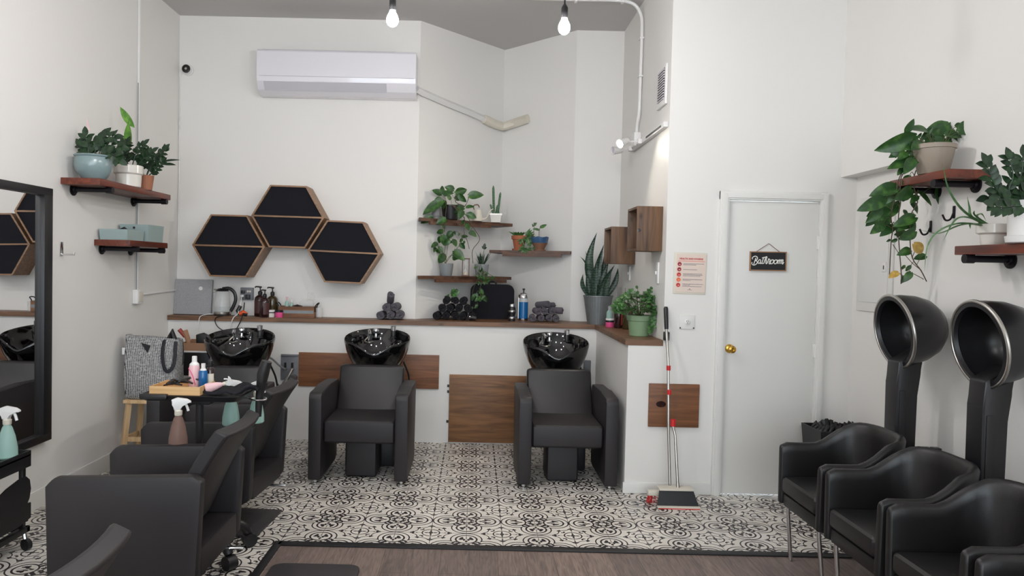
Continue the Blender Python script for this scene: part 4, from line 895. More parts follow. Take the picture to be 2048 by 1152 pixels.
# kettle
r = thing('electric_kettle', 'glass electric kettle with black handle on the ledge', 'kettle', (-2.205, 6.375, LT))
KCORD.parent = r; KCORD.location = -Vector(r.location)
lathe_obj('heating_base', [(0, .0), (.066, .0), (.07, .006), (.07, .03), (.066, .035), (0, .035)], M['steel'], r, 32)
lathe_obj('base_band', [(.0705, .006), (.0715, .008), (.0715, .013), (.0705, .015)], M['black'], r, 32)
lathe_obj('glass_body', [(.068, .035), (.070, .06), (.066, .12), (.056, .19), (.05, .215), (.048, .215), (.054, .188), (.063, .12), (.067, .06), (.065, .037)], M['clearpl'], r, 32)
lathe_obj('water', [(0, .037), (.062, .037), (.063, .075), (0, .075)], M['glass'], r, 28)
lathe_obj('lid', [(.05, .214), (.053, .222), (.04, .235), (.02, .24), (0, .24)], M['black'], r, 28)
B().tube([(-.045, 0, .215), (-.072, 0, .228)], [.014, .007], 10).out('spout', M['steel'], r)
B().tube(smooth_pts([(.0, 0, .235), (.06, 0, .238), (.105, 0, .20), (.115, 0, .14), (.095, 0, .08), (.072, 0, .04)], 5), .0115, 10, flat=1.3).out('handle', M['black'], r)
# orange charger tangle
r = thing('hair_clipper', 'orange and black gadget lying on ledge between kettle and bottles', 'hair clipper', (-2.015, 6.35, LT))
B().tube([(-.03, 0, .02), (.0, 0, .032), (.035, 0, .016)], [.016, .024, .014], 12).out('body', M['orange'], r); B().tube([(-.035, .01, .012), (-.05, .01, .045), (-.03, .02, .09)], [.014, .018, .016], 10).out('grip', M['black'], r); B().tube([(.01, -.02, .018), (.04, -.02, .014)], .013, 10).out('blade_cover', M['black'], r)
# pump bottles
def pump_bottle(loc, s, m, lab, label, rz=0, group='dark pump bottles on the ledge', w=1):
    r = thing('pump_bottle', label, 'bottle', loc, rz, group)
    B().lathe([(0, 0), (.040, 0), (.044, .006), (.044, .13), (.040, .15), (.024, .166), (.014, .170), (.014, .178), (0, .178)], 28, Matrix.Diagonal((s*w, s*w, s, 1))).out('bottle_body', m, r)
    if lab:
        b = B(); pr = [Vector((.0447*math.cos(a)*s*w, .0447*math.sin(a)*s*w, 0)) for a in [R(-150+120*k/12) for k in range(13)]]
        b.sheet([[p+Vector((0, 0, z*s)) for p in pr] for z in (.025, .125)]); b.out('label', lab, r)
    B().lathe([(.016, .172), (.017, .176), (.017, .195), (.010, .202), (.005, .204), (.005, .225), (.012, .228), (.012, .238), (0, .240)], 18, Matrix.Diagonal((s, s, s, 1))).out('pump_collar', M['black'], r)
    B().tube([(.008*s, 0, .234*s), (-.035*s, 0, .236*s), (-.042*s, 0, .228*s)], .0055*s, 8).out('pump_spout', M['black'], r)
    return r
pump_bottle((-1.883, 6.40, LT), 1.10, M['brownb'], M['brownlabel'], 'leftmost dark brown pump bottle on the ledge beside the outlet box', R(0))
pump_bottle((-1.815, 6.305, LT), 1.0, M['brownb'], M['brownlabel'], 'maroon-labelled pump bottle in front, between two darker ones', R(60))
pump_bottle((-1.775, 6.40, LT), 1.08, M['olive'], None, 'olive-brown pump bottle rightmost of the three beside the wooden caddy', R(0))
for (x, y, m1, m2, lb) in ((-1.765, 6.325, 'white', 'whitepot', 'small white jar with black rim in front of olive pump bottle'), (-1.695, 6.325, 'black', 'pink', 'small bright pink jar with black lid in front of wooden caddy')):
    r = thing('hair_cream_jar', lb, 'jar', (x, y, LT), group='cream jars on the ledge')
    lathe_obj('jar_body', [(0, 0), (.031, 0), (.033, .004), (.033, .044), (0, .044)], M[m2], r); lathe_obj('lid', [(0, .0445), (.034, .0445), (.035, .048), (.035, .060), (.032, .063), (0, .063)], M[m1], r)
    if m1 == 'white': lathe_obj('rim_band', [(.0335, .036), (.035, .038), (.035, .0445), (.0335, .046)], M['black'], r)
# caddy
r = thing('wooden_caddy', 'low wooden caddy with galvanised strip and black handles on ledge', 'tray', (-1.545, 6.40, LT))
b = B(); b.box(-.16, .15, -.06, -.05, 0, .095); b.box(-.16, .15, .05, .06, 0, .095); b.box(-.16, -.15, -.05, .05, 0, .095); b.box(.14, .15, -.05, .05, 0, .095); b.box(-.15, .14, -.05, .05, 0, .01); b.out('crate_body', M['caddy'], r, smooth=False)
B().box(-.155, .145, -.0615, -.0595, .035, .062).out('metal_strip', M['zinc'], r)
for s, x in ((-1, -.16), (1, .15)): B().tube(smooth_pts([(x+s*.004, -.035, .05), (x+s*.006, -.035, .10), (x+s*.025, -.03, .125), (x+s*.025, .03, .125), (x+s*.006, .035, .10), (x+s*.004, .035, .05)], 4), .0048, 8).out('handle', M['iron'], r)
def small_bottle(loc, m, cap, h, rad, label, name='travel_bottle', group=None):
    r = thing(name, label, 'bottle', loc, group=group)
    lathe_obj('bottle_body', [(0, 0), (rad*.95, 0), (rad, .004), (rad, h*.7), (rad*.5, h*.8), (rad*.5, h*.82), (0, h*.82)], m, r, 18); lathe_obj('cap', [(rad*.55, h*.8), (rad*.55, h), (rad*.45, h*1.01), (0, h*1.01)], cap, r, 14); return r
zb = LT+.011
small_bottle((-1.645, 6.39, zb), M['green_liq'], M['pinkpale'], .165, .017, 'small clear bottle with pale pink cap, left in the wooden caddy', group='small bottles in the caddy')
small_bottle((-1.605, 6.40, zb), M['green_liq'], M['clearpl'], .14, .016, 'small green-tinted bottle with clear cap in the wooden caddy', group='small bottles in the caddy')
r = thing('clear_bottle', 'clear empty bottle with looped handle lying on the caddy contents', 'bottle', (-1.47, 6.40, zb))
B().tube([(-.065, 0, .105), (-.04, 0, .11), (.02, 0, .11), (.055, 0, .11)], [.016, .034, .036, .03], 16).out('bottle_body', M['clearpl'], r)
B().tube(smooth_pts([(.015, 0, .14), (.012, 0, .19), (.035, 0, .205), (.06, 0, .19), (.06, 0, .14)], 5), .006, 8).out('handle', M['clearpl'], r); B().box(-.05, .05, -.03, .03, .0, .075, .01).out('contents', M['offwhite'], r)
tag(B().tube([(-.04, 0, .0), (0, .005, .012), (.045, 0, 0)], .011, 8).out('hair_clip', M['brownb'], loc=(-1.555, 6.39, LT+.09)), 'dark claw clip lying across the wooden caddy', 'hair clip')
r = thing('clear_tumbler', 'stack of clear tumblers on ledge right of the wooden caddy', 'tumbler', (-1.365, 6.40, LT))
lathe_obj('tumbler', [(.024, 0), (.026, .002), (.031, .085), (.030, .085), (.025, .004), (0, .004)], M['clearpl'], r)

# rolled towels
def towel(loc, rad, ln, yaw, m, label, group, tilt=0, ph=0):
    b = B(); n = 60; turns = 3.0; th = rad/turns*.86
    pts = []
    for k in range(n+1):
        t = k/n; a = ph + 2*PI*turns*t; rr = .003 + (rad-th/2-.003)*t; pts.append(Vector((rr*math.cos(a), rr*math.sin(a))))
    prev = None
    for k, p in enumerate(pts):
        q = (pts[min(k+1, n)]-pts[max(k-1, 0)]).normalized(); nn = Vector((-q.y, q.x))*th*.5; wob = .004*math.sin(k*.9)
        rg = b.ring([Vector((p.x+nn.x*s, y, p.y+nn.y*s)) for s, y in ((1, -ln/2+.006+wob), (.5, -ln/2+wob), (-.5, -ln/2+wob), (-1, -ln/2+.006+wob), (-1, ln/2-.005), (1, ln/2-.005))])
        if prev: b.bridge(prev, rg)
        else: b.cap(rg, True)
        prev = rg
    b.cap(prev)
    return tag(b.out('rolled_towel', m, loc=loc, rot=(tilt, 0, yaw), ang=80), label, 'towel', group)
def pile(cx, cy, rad, rows, m, words, group, ln=.2, yaw=0, dz=.93):
    nm = ('bottom', 'second', 'third', 'top')
    z = LT+rad
    for ri, n in enumerate(rows):
        for k in range(n):
            pos = 'alone' if n == 1 else ('left' if k == 0 else 'right' if k == n-1 else 'second from left' if k == 1 else 'third from left' if k == 2 else 'fourth from left')
            row = 'bottom' if ri == 0 else 'top' if ri == len(rows)-1 else 'middle'
            lab = f'rolled {words}, {row} row, ' + ('single one on the top' if n == 1 else f'{pos} end' if pos in ('left', 'right') else pos)
            off = (k-(n-1)/2)*rad*2.02
            towel((cx+off, cy+.012*((k*7+ri*3) % 3 - 1), z), rad, ln, yaw+.06*((k+ri*2) % 3 - 1), m, lab, group, ph=k*1.7+ri)
        z += rad*2*dz*.93
pile(-.728, 6.385, .040, (3, 2), M['grcloth'], 'grey towel of left pile before alcove', 'grey towels in the left pile', .17)
towel((-.735, 6.36, LT+.190), .034, .15, .15, M['grcloth'], 'rolled grey towel tilted on top of left pile before alcove', 'grey towels in the left pile', R(-28))
pile(-.175, 6.54, .0385, (5, 4, 3), M['dkcloth'], 'black towel of the pile beside black case', 'black towels in the alcove', .20)
pile(.625, 6.54, .0345, (4, 3), M['grcloth'], 'grey towel of right pile beside blue jar', 'grey towels in the right pile', .19)
towel((.61, 6.53, LT+.155), .033, .18, .5, M['grcloth'], 'rolled grey towel left of two on top of right pile', 'grey towels in the right pile', R(-6))
towel((.665, 6.56, LT+.147), .028, .17, -.7, M['grcloth'], 'rolled grey towel right of two on top of right pile', 'grey towels in the right pile')
towel((.725, 6.52, LT+.104), .034, .13, 1.2, M['grcloth'], 'rolled grey towel turned sideways at right edge of right pile', 'grey towels in the right pile')
# black case
r = thing('black_case', 'black rounded travel case standing upright on ledge in alcove', 'case', (.162, 6.76, LT))
b = B(); b.prism(rounded(-.20, .20, .0, .315, .065, 8), lambda u, v, w: Vector((u, w, v)), -.07, .07, .014); b.out('case_body', M['felt'], r)
B().tube(smooth_pts([(-.03, 0, .312), (-.03, 0, .335), (0, 0, .348), (.03, 0, .335), (.03, 0, .312)], 4), .009, 8).out('handle', M['black'], r)
B().tube([Vector((u, -.0, v)) for u, v in rounded(-.2015, .2015, -.001, .3165, .066, 8)], .003, 6).out('zipper', M['black'], r)
# clipper stand and disinfectant jar
r = thing('disinfectant_jar', 'tall glass jar of blue liquid with chrome lid in alcove', 'jar', (.438, 6.55, LT))
lathe_obj('jar_base', [(0, 0), (.040, 0), (.043, .005), (.043, .022), (0, .022)], M['chrome'], r); lathe_obj('blue_liquid', [(0, .023), (.0418, .023), (.0418, .17), (0, .17)], M['blue_liq'], r); lathe_obj('glass_cylinder', [(.042, .171), (.042, .212), (.040, .212), (.040, .171)], M['clearpl'], r)
lathe_obj('lid', [(.044, .205), (.045, .215), (.042, .235), (.030, .248), (.010, .254), (0, .254)], M['chrome'], r); lathe_obj('lid_knob', [(.006, .254), (.006, .275), (.012, .282), (.012, .29), (0, .292)], M['black'], r)
B().box(-.046, -.042, -.004, .004, .02, .215).out('side_rod', M['steel'], r)
r = thing('hair_clipper', 'silver and black hair clipper standing on the ledge before the case', 'hair clipper', (.335, 6.50, LT))
lathe_obj('clipper_body', [(0, 0), (.03, 0), (.032, .02), (.026, .05), (.034, .075), (.034, .10), (.028, .125), (0, .125)], M['black'], r); lathe_obj('silver_band', [(.0325, .02), (.036, .024), (.036, .034), (.03, .04)], M['chrome'], r); lathe_obj('steel_rings', [(.0345, .08), (.037, .083), (.037, .095), (.0345, .098)], M['steel'], r); lathe_obj('blade_head', [(.024, .125), (.027, .13), (.024, .15), (.01, .155), (0, .155)], M['chrome'], r)
r = thing('black_gadget', 'small black gadget with shiny dots lying before the black towels', 'gadget', (-.02, 6.42, LT)); B().tube([(-.03, 0, .022), (.0, 0, .03), (.035, 0, .02)], [.018, .026, .02], 14).out('gadget_body', M['black'], r); B().lathe([(0, 0), (.006, 0), (.005, .003), (0, .004)], 12, Matrix.Translation((-.02, -.02, .038)) @ Matrix.Rotation(PI/2, 4, 'X')).out('shiny_button', M['chrome'], r)

# ================================================================ PLANTS
RN = random.Random(11)
def pot(r, prof, m, soil_z, soil_r, name='pot', **k):
    o = lathe_obj(name, prof, m, r, 32, **k); lathe_obj('soil', [(0, soil_z), (soil_r, soil_z-.003)], M['soil'], r, 24); return o
def leaf_list(name, m, pr, lst, Y, wr=.62, kind='heart', jitter=.05, origin=None, stems=True, sm=None, fx=0, fy=0, sc=1.0, parent_loc=None, extra=0, face=(0, -1, .35)):
    """leaves given by base and tip in a photo crop, set in depth around Y (a real spread of depths)"""
    b = B(); s = B(); L0 = Vector(parent_loc)
    for (bx, by), (txx, tyy) in lst:
        y1 = Y + RN.uniform(-jitter, jitter); y2 = y1 + RN.uniform(-.035, .02)
        p = at(fx+bx/sc, fy+by/sc, y1) - L0; q = at(fx+txx/sc, fy+tyy/sc, y2) - L0
        d = q-p; L = d.length; wk = min(1, (.11/L)**.6)
        nrmv = Vector((face[0]+RN.uniform(-.6, .6), face[1], face[2]+RN.uniform(-.5, .7)))
        b.leaf(p, d, nrmv, L*1.05, L*wr*wk*RN.uniform(.9, 1.1), kind, bend=RN.uniform(.08, .3), fold=RN.uniform(.08, .22))
        if RN.random() < extra:
            k = RN.uniform(.55, .85); o_ = Vector((RN.uniform(-.5, .5)*L, RN.uniform(.02, .07), RN.uniform(-.5, .3)*L)); b.leaf(p+o_, d+Vector((RN.uniform(-.6, .6)*L, 0, RN.uniform(-.5, .5)*L)), nrmv, L*k, L*k*wr, kind, .2, .15)
        if stems and origin is not None:
            o = min(origin, key=lambda v: (Vector(v)-p).length); o = Vector(o)
            mid = (o+p)/2 + Vector((0, 0, .02))
            s.tube(smooth_pts([o, mid, p], 3), .0016, 5)
    b.out(name, m, pr, ang=80)
    if stems and origin is not None: s.out('leaf_stems', sm or M['stem'], pr)
def vine(pr, pts, Y, fx, fy, sc, L0, name='vine', rad=.0028, m=None, dy=0):
    P = [at(fx+x/sc, fy+y/sc, Y+dy*i) - Vector(L0) for i, (x, y) in enumerate(pts)]
    P = smooth_pts(P, 4); B().tube(P, rad, 6).out(name, m or M['vine'], pr); return P

# --- big pothos on the right wall
L0 = Vector((2.335, 3.76, 2.059)); r = thing('pothos_plant', 'large trailing pothos in taupe pot on right wall shelf', 'potted plant', L0)
pot(r, [(0, 0), (.066, 0), (.07, .004), (.094, .125), (.1, .127), (.101, .148), (.094, .150), (.090, .13)], M['tanpot'], .128, .09)
f = dict(fx=1680, fy=220, sc=3.033)
V = []
for pts, dy in (([(575, 230), (470, 330), (380, 390), (365, 480), (368, 560), (355, 640), (355, 760), (362, 870), (372, 1000), (370, 1055)], .012),
            ([(560, 230), (460, 370), (450, 470), (470, 560), (430, 640), (425, 790), (440, 900), (492, 975), (525, 1040)], .01),
            ([(570, 230), (430, 330), (365, 400), (340, 500), (310, 640), (320, 720), (310, 800), (300, 1000)], .014)):
    V += vine(r, pts, 3.86, L0=L0, dy=dy, **f)
for pts in ([(320, 815), (350, 860)], [(355, 780), (420, 790)], [(395, 880), (440, 930), (490, 970)], [(430, 985), (500, 1022)], [(350, 985), (375, 1000)], [(470, 820), (440, 890)], [(262, 685), (320, 720)]): vine(r, pts+[(pts[-1][0]+4, pts[-1][1]+6)], 3.93, L0=L0, rad=.0018, **f)
top = [Vector((RN.uniform(-.05, .05), RN.uniform(-.05, .05), .13)) for _ in range(6)]
up = [((450,165),(245,248)),((400,135),(452,58)),((530,130),(432,96)),((650,92),(498,168)),((650,112),(716,74)),((722,132),(868,62)),((640,150),(762,142)),((575,170),(642,222)),((500,205),(400,232)),((385,232),(304,284)),((470,300),(298,338)),((440,300),(395,380)),((585,232),(478,262)),((430,190),(482,150)),((470,240),(420,300)),((520,200),(560,160)),((400,300),(350,300)),((610,190),(580,225)),((690,170),(745,200)),((520,270),(470,330)),((330,225),(345,290)),((540,230),(500,290)),((590,225),(540,262)),((470,190),(440,240)),((520,150),(562,108)),((560,140),(622,118)),((600,130),(556,182)),((670,140),(702,108)),((520,300),(478,270)),((400,260),(358,292)),((440,230),(398,272)),((700,100),(760,95)),((620,190),(640,225))]
leaf_list('upper_leaves', M['leafp'], r, up, 3.80, .62, extra=.5, origin=top+V[:8], parent_loc=L0, jitter=.06, **f)
lo = [((345,470),(198,500)),((270,540),(128,602)),((245,598),(172,680)),((292,600),(214,672)),((340,590),(248,664)),((470,440),(556,400)),((480,500),(562,574)),((595,468),(638,598)),((430,480),(350,540)),((330,480),(278,565)),((430,570),(490,622)),((455,650),(340,690)),((400,660),(478,722)),((330,700),(360,770)),((455,735),(368,785)),((264,685),(202,742)),((320,705),(258,752)),((346,785),(308,802)),((425,850),(358,872)),((520,885),(452,900)),((428,945),(398,978)),((430,985),(392,1038)),((540,400),(465,450)),((420,400),(380,450)),((470,520),(430,560)),((360,560),(310,600)),((400,690),(350,730)),((520,430),(560,470)),((440,690),(470,690)),((300,530),(330,500)),((380,530),(420,500))]
leaf_list('trailing_leaves', M['leafp'], r, lo, 3.93, .62, extra=.8, origin=V, parent_loc=L0, jitter=.05, **f)
leaf_list('yellow_leaves', M['leafy'], r, [((448,812),(512,872)), ((352,985),(298,1015))], 3.92, .7, origin=None, stems=False, parent_loc=L0, jitter=.01, **f)

# --- aloe and white pots on the lower right shelf
L0 = Vector((2.375, 3.36, 1.6825)); r = thing('aloe_plant', 'aloe with long arching leaves in white pot, lower right shelf', 'potted plant', L0)
pot(r, [(0, 0), (.043, 0), (.047, .004), (.054, .05), (.066, .056), (.068, .058), (.069, .097), (.064, .099), (.061, .085)], M['whitepot'], .085, .062)
b = B()
def blade(b, pts, w0, n=None, thick=.4, seg=6):
    P = smooth_pts(pts, 4); k = len(P); b.tube(P, [w0*(1-(i/(k-1))**1.6)+.0006 for i in range(k)], seg, flat=thick)
fa = lambda x, y, Y: at(1680+x/3.033, 220+y/3.033, Y)-L0
o = Vector((-.01, 0, .085))
for pts in ([(800,650,3.34),(720,580,3.30),(655,470,3.27),(622,325,3.25)], [(800,650,3.34),(785,590,3.34),(772,525,3.33)], [(810,660,3.35),(730,650,3.32),(680,690,3.3),(628,790,3.28)], [(800,690,3.34),(700,690,3.32),(590,740,3.28),(530,830,3.27),(512,980,3.26)], [(810,690,3.35),(720,700,3.32),(600,748,3.30),(492,728,3.28)], [(830,650,3.36),(860,630,3.36),(885,672,3.35)], [(820,640,3.35),(815,610,3.33)], [(840,690,3.38),(880,685,3.38),(925,702,3.36)], [(800,690,3.33),(790,720,3.31)]):
    P = [o] + [fa(*p) for p in pts]; blade(b, P, .011 if len(pts) > 2 else .009)
b.out('aloe_leaves', M['aloe'], r)
L0 = Vector((2.345, 3.07, 1.6825)); r = thing('zz_plant', 'dark glossy-leaved plant in large white pot, lower right shelf', 'potted plant', L0)
pot(r, [(0, .018), (.092, .018), (.096, .022), (.100, .178), (.0955, .178), (.094, .16)], M['white'], .16, .095); lathe_obj('saucer', [(0, 0), (.094, 0), (.102, .004), (.106, .03), (.101, .032), (.096, .017), (0, .017)], M['white'], r, 32)
def zz(pr, stems, m, L0v=None, ll=.06, lw=.028, name='leaf_fronds', sr=.0045, kind='lance', gap=.022, start=.25, stemm=None):
    b = B(); s = B()
    for pts in stems:
        P = smooth_pts(pts, 6); s.tube(P, [sr*(1-.6*i/(len(P)-1)) for i in range(len(P))], 6)
        tot = sum((P[i+1]-P[i]).length for i in range(len(P)-1)); acc = 0; nxt = tot*start; side = 1
        for i in range(len(P)-1):
            sg = P[i+1]-P[i]; acc += sg.length
            while acc >= nxt:
                t = sg.normalized(); e = t.cross(Vector((0, -1, .2))).normalized()
                for sd in (-1, 1):
                    d = (e*sd*.8 + t*.65 + Vector((0, RN.uniform(-.35, .35), RN.uniform(-.1, .2)))); k = 1-.25*(nxt/tot)
                    b.leaf(P[i+1], d, Vector((RN.uniform(-.3, .3), -1, .5)), ll*k*RN.uniform(.85, 1.1), lw*k, kind, .12, .1)
                nxt += gap
        b.leaf(P[-1], P[-1]-P[-2], Vector((0, -1, .3)), ll*.9, lw*.9, kind, .1, .1)
    b.out(name, m, pr, ang=80); s.out('stems', stemm or m, pr)
fb = lambda x, y, Y: at(1680+x/3.033, 220+y/3.033, Y)-L0
zz(r, [[Vector((-.05, 0, .16)), fb(985, 530, 3.05), fb(930, 440, 3.03), fb(890, 330, 3.02)], [Vector((-.02, 0, .16)), fb(1030, 500, 3.07), fb(1050, 400, 3.06), fb(1030, 300, 3.06)], [Vector((0, 0, .16)), fb(1090, 480, 3.07), fb(1105, 360, 3.07), fb(1110, 285, 3.07)], [Vector((-.04, -.02, .16)), fb(990, 590, 3.0), fb(930, 575, 2.98)], [Vector((-.02, .02, .16)), fb(1010, 560, 3.1), fb(960, 520, 3.1), fb(905, 530, 3.1)], [Vector((.03, 0, .16)), fb(1130, 560, 3.05), fb(1160, 430, 3.05)]], M['leafd'], ll=.062, lw=.038, gap=.026)
b = B(); b.cyl((-.072, 0, .16), (-.068, 0, .26), .002, seg=6); b.out('plant_stake', M['redlabel'], r)

# --- three plants on the upper left shelf
zs = 2.0455
L0 = Vector((-2.515, 4.80, zs)); r = thing('glazed_pot_plant', 'dark leafy plant in round blue-grey glazed pot, upper left shelf', 'potted plant', L0); r.scale = (.92, .92, .92)
pot(r, [(0, 0), (.068, 0), (.075, .006), (.115, .06), (.127, .105), (.122, .145), (.118, .158), (.128, .165), (.130, .172), (.122, .176), (.112, .165)], M['celadon'], .155, .112)
zz(r, [[Vector((-.03, 0, .15)), Vector((-.04, 0, .22)), Vector((-.055, 0, .31))], [Vector((-.0, 0, .15)), Vector((.02, .0, .24)), Vector((.07, 0, .30)), Vector((.14, 0, .31))], [Vector((.03, 0, .15)), Vector((.05, 0, .22)), Vector((.10, 0, .25)), Vector((.18, 0, .24))], [Vector((-.04, 0, .15)), Vector((-.06, 0, .2)), Vector((-.085, .0, .235))], [Vector((.02, .02, .15)), Vector((.0, .02, .25)), Vector((.05, .04, .33))], [Vector((.05, -.02, .15)), Vector((.12, -.03, .19)), Vector((.19, -.03, .15))]], M['leafd'], ll=.085, lw=.05, gap=.034)
b = B(); b.leaf(Vector((-.03, 0, .34)), (-.25, 0, 1), (0, -1, 0), .11, .012, 'lance', .1, .05); b.out('spent_flower', M['pinkpale'], r)
L0 = Vector((-2.475, 5.20, zs)); r = thing('white_pot_plant', 'dark leafy plant with one tall bright leaf in white pot, upper left shelf', 'potted plant', L0)
pot(r, [(0, 0), (.078, 0), (.082, .004), (.086, .085), (.094, .092), (.097, .096), (.098, .148), (.092, .152), (.088, .135)], M['whitepot'], .136, .088)
zz(r, [[Vector((.0, 0, .13)), Vector((-.02, 0, .22)), Vector((-.04, 0, .30))], [Vector((.02, 0, .13)), Vector((.05, 0, .24)), Vector((.10, 0, .30))], [Vector((-.03, 0, .13)), Vector((-.09, 0, .2)), Vector((-.16, 0, .26))], [Vector((.04, 0, .13)), Vector((.10, 0, .20)), Vector((.16, 0, .25))], [Vector((0, -.03, .13)), Vector((.0, -.07, .22)), Vector((.03, -.09, .29))], [Vector((-.04, -.03, .13)), Vector((-.07, -.05, .17)), Vector((-.13, -.05, .24))]], M['leafd'], ll=.07, lw=.036, gap=.026)
b = B(); b.leaf(Vector((-.01, 0, .26)), (.18, -.05, 1), (-.2, -1, .2), .20, .07, 'sword', -.2, .15)
P1 = b.out('young_fern_leaf', M['leaffern'], r, label='tall bright green leaf')
b = B(); b.leaf(Vector((.04, 0, .42)), (-.75, -.03, .9), (-.3, -1, .2), .20, .055, 'lance', .2, .15); b.out('young_fern_tip', M['leaffern'], r)
L0 = Vector((-2.435, 5.38, zs)); r = thing('ribbed_pot_plant', 'small dark plant in ribbed terracotta pot, right end of upper left shelf', 'potted plant', L0)
b = B(); seg = 48; A = []
for rad, z in ((0, 0), (.042, 0), (.056, .105), (.052, .105), (.048, .09)):
    A.append([b.bm.verts.new((0, 0, 0))]*1 if rad == 0 else b.ring([Vector((rad*(1+.03*(k % 2))*math.cos(2*PI*k/seg), rad*(1+.03*(k % 2))*math.sin(2*PI*k/seg), z)) for k in range(seg)]))
b.cap(A[1], True)
for p_, q_ in zip(A[1:], A[2:]): b.bridge(p_, q_)
b.out('pot', M['ribbed'], r, ang=20); lathe_obj('soil', [(0, .092), (.048, .09)], M['soil'], r)
zz(r, [[Vector((0, 0, .09)), Vector((.03, 0, .17)), Vector((.09, 0, .23)), Vector((.14, 0, .30))], [Vector((-.01, 0, .09)), Vector((-.03, 0, .18)), Vector((.0, 0, .27))], [Vector((.01, -.01, .09)), Vector((.07, -.02, .14)), Vector((.13, -.03, .20))], [Vector((0, 0, .09)), Vector((.05, 0, .2)), Vector((.10, 0, .26))]], M['leafd'], ll=.06, lw=.034, gap=.024)
b = B(); b.leaf(Vector((.10, 0, .20)), (1, 0, .35), (0, -.8, 1), .15, .035, 'lance', .2, .1); b.leaf(Vector((.12, .0, .19)), (1, 0, .05), (0, -.8, 1), .10, .04, 'lance', .1, .1); b.out('long_leaves', M['leafd'], r)

# --- alcove shelves
Z1, Z2, Z3 = 1.9555, 1.4475, 1.6965
g = dict(fx=820, fy=360, sc=3.839)
L0 = Vector((-.235, 6.60, Z1)); r = thing('pothos_plant', 'pothos in black pot on upper alcove shelf, vines hanging down', 'potted plant', L0)
pot(r, [(0, 0), (.062, 0), (.066, .004), (.085, .115), (.090, .118), (.089, .13), (.084, .13), (.080, .115)], M['black'], .115, .08)
V = []
for pts in ([(330, 190), (430, 270), (490, 370), (535, 455), (480, 540), (483, 640)], [(320, 190), (415, 290), (415, 400), (440, 470), (455, 530)], [(280, 200), (270, 300), (262, 400)], [(350, 170), (420, 200), (455, 125)], [(330, 190), (380, 270), (365, 330), (378, 340)]):
    V += vine(r, pts, 6.48, L0=L0, dy=-.008, rad=.003, **g)
u1 = [((240,110),(178,72)),((255,105),(240,42)),((250,165),(92,245)),((235,140),(190,150)),((335,75),(272,52)),((352,100),(440,72)),((380,115),(425,172)),((452,122),(562,105)),((412,215),(300,232)),((432,212),(492,198)),((405,240),(372,298)),((440,262),(508,288)),((172,285),(82,322)),((275,300),(205,330)),((240,330),(272,372)),((420,310),(388,345)),((425,335),(452,385)),((252,385),(206,412)),((300,90),(330,82)),((210,135),(240,190)),((262,120),(330,88)),((462,395),(512,432)),((345,130),(395,150)),((270,160),(250,220)),((310,150),(290,110))]
leaf_list('pothos_leaves', M['leafp'], r, u1, 6.50, .72, extra=.35, origin=V+[Vector((0, 0, .115))], parent_loc=L0, jitter=.06, **g)
L0 = Vector((-.33, 6.56, Z1)); r = thing('glass_jar', 'grey glass jar behind pothos leaves at left of upper alcove shelf', 'jar', L0+Vector((-.03, -.04, 0)))
lathe_obj('jar_body', [(0, 0), (.036, 0), (.038, .004), (.038, .12), (.036, .122), (.035, .006), (0, .006)], M['grey'], r)
# gooseneck watering can and cactus
L0 = at(955, 443, 6.72); L0.z = Z1; r = thing('watering_can', 'cream gooseneck watering can between pothos and cactus', 'watering can', L0)
lathe_obj('can_body', [(0, 0), (.046, 0), (.048, .006), (.036, .085), (.032, .105), (.0, .108)], M['offwhite'], r)
B().tube(smooth_pts([(.04, -.01, .015), (.08, -.02, .03), (.11, -.03, .09), (.14, -.035, .115)], 5), [.007]*5+[.006]*5+[.005]*6, 10).out('spout', M['offwhite'], r)
B().tube(smooth_pts([(-.03, 0, .10), (-.04, 0, .14), (.0, 0, .15), (.015, 0, .125)], 5), .005, 8).out('handle', M['brownst'], r)
L0 = at(991, 440, 6.86); L0.z = Z1; r = thing('cactus_plant', 'tall spiny cactus in white square pot on upper alcove shelf', 'potted plant', L0)
b = B(); A = [b.ring([(x*k, y*k, z) for x, y in ((-.055, -.05), (.055, -.05), (.055, .05), (-.055, .05))]) for k, z in ((.75, 0), (.95, .065), (1.05, .066), (1.05, .082), (.93, .082), (.9, .07))]
for p_, q_ in zip(A, A[1:]): b.bridge(p_, q_)
b.cap(A[0], True); b.out('pot', M['whitepot'], r, smooth=False); B().box(-.045, .045, -.04, .04, .064, .074).out('soil', M['soil'], r)
b = B(); sp = B()
def column(p, q, rad):
    p, q = Vector(p), Vector(q); n = 12; prev = None
    for i in range(n+1):
        t = i/n; c = p.lerp(q, t); rr = rad*(1 if t < .85 else math.sqrt(max(.04, 1-((t-.85)/.15)**2)))
        rg = b.ring([c+Vector((rr*(1 if k % 2 else .72)*math.cos(2*PI*k/10), rr*(1 if k % 2 else .72)*math.sin(2*PI*k/10), 0)) for k in range(10)])
        if prev: b.bridge(prev, rg)
        prev = rg
        for k in range(1, 10, 2):
            a = 2*PI*k/10; sp.tube([c+Vector((rr*math.cos(a), rr*math.sin(a), 0)), c+Vector((rr*1.6*math.cos(a), rr*1.6*math.sin(a), .003))], .0007, 3)
    b.cap(prev)
column((-.015, 0, .07), (-.027, 0, .345), .0125); column((.02, 0, .07), (.042, 0, .285), .0115); column((-.02, -.01, .07), (-.05, -.01, .17), .010); column((.0, -.01, .07), (.018, -.01, .165), .010); column((.03, .01, .08), (.02, .01, .15), .010)
b.out('cactus_stems', M['cactus'], r); sp.out('spines', M['offwhite'], r)
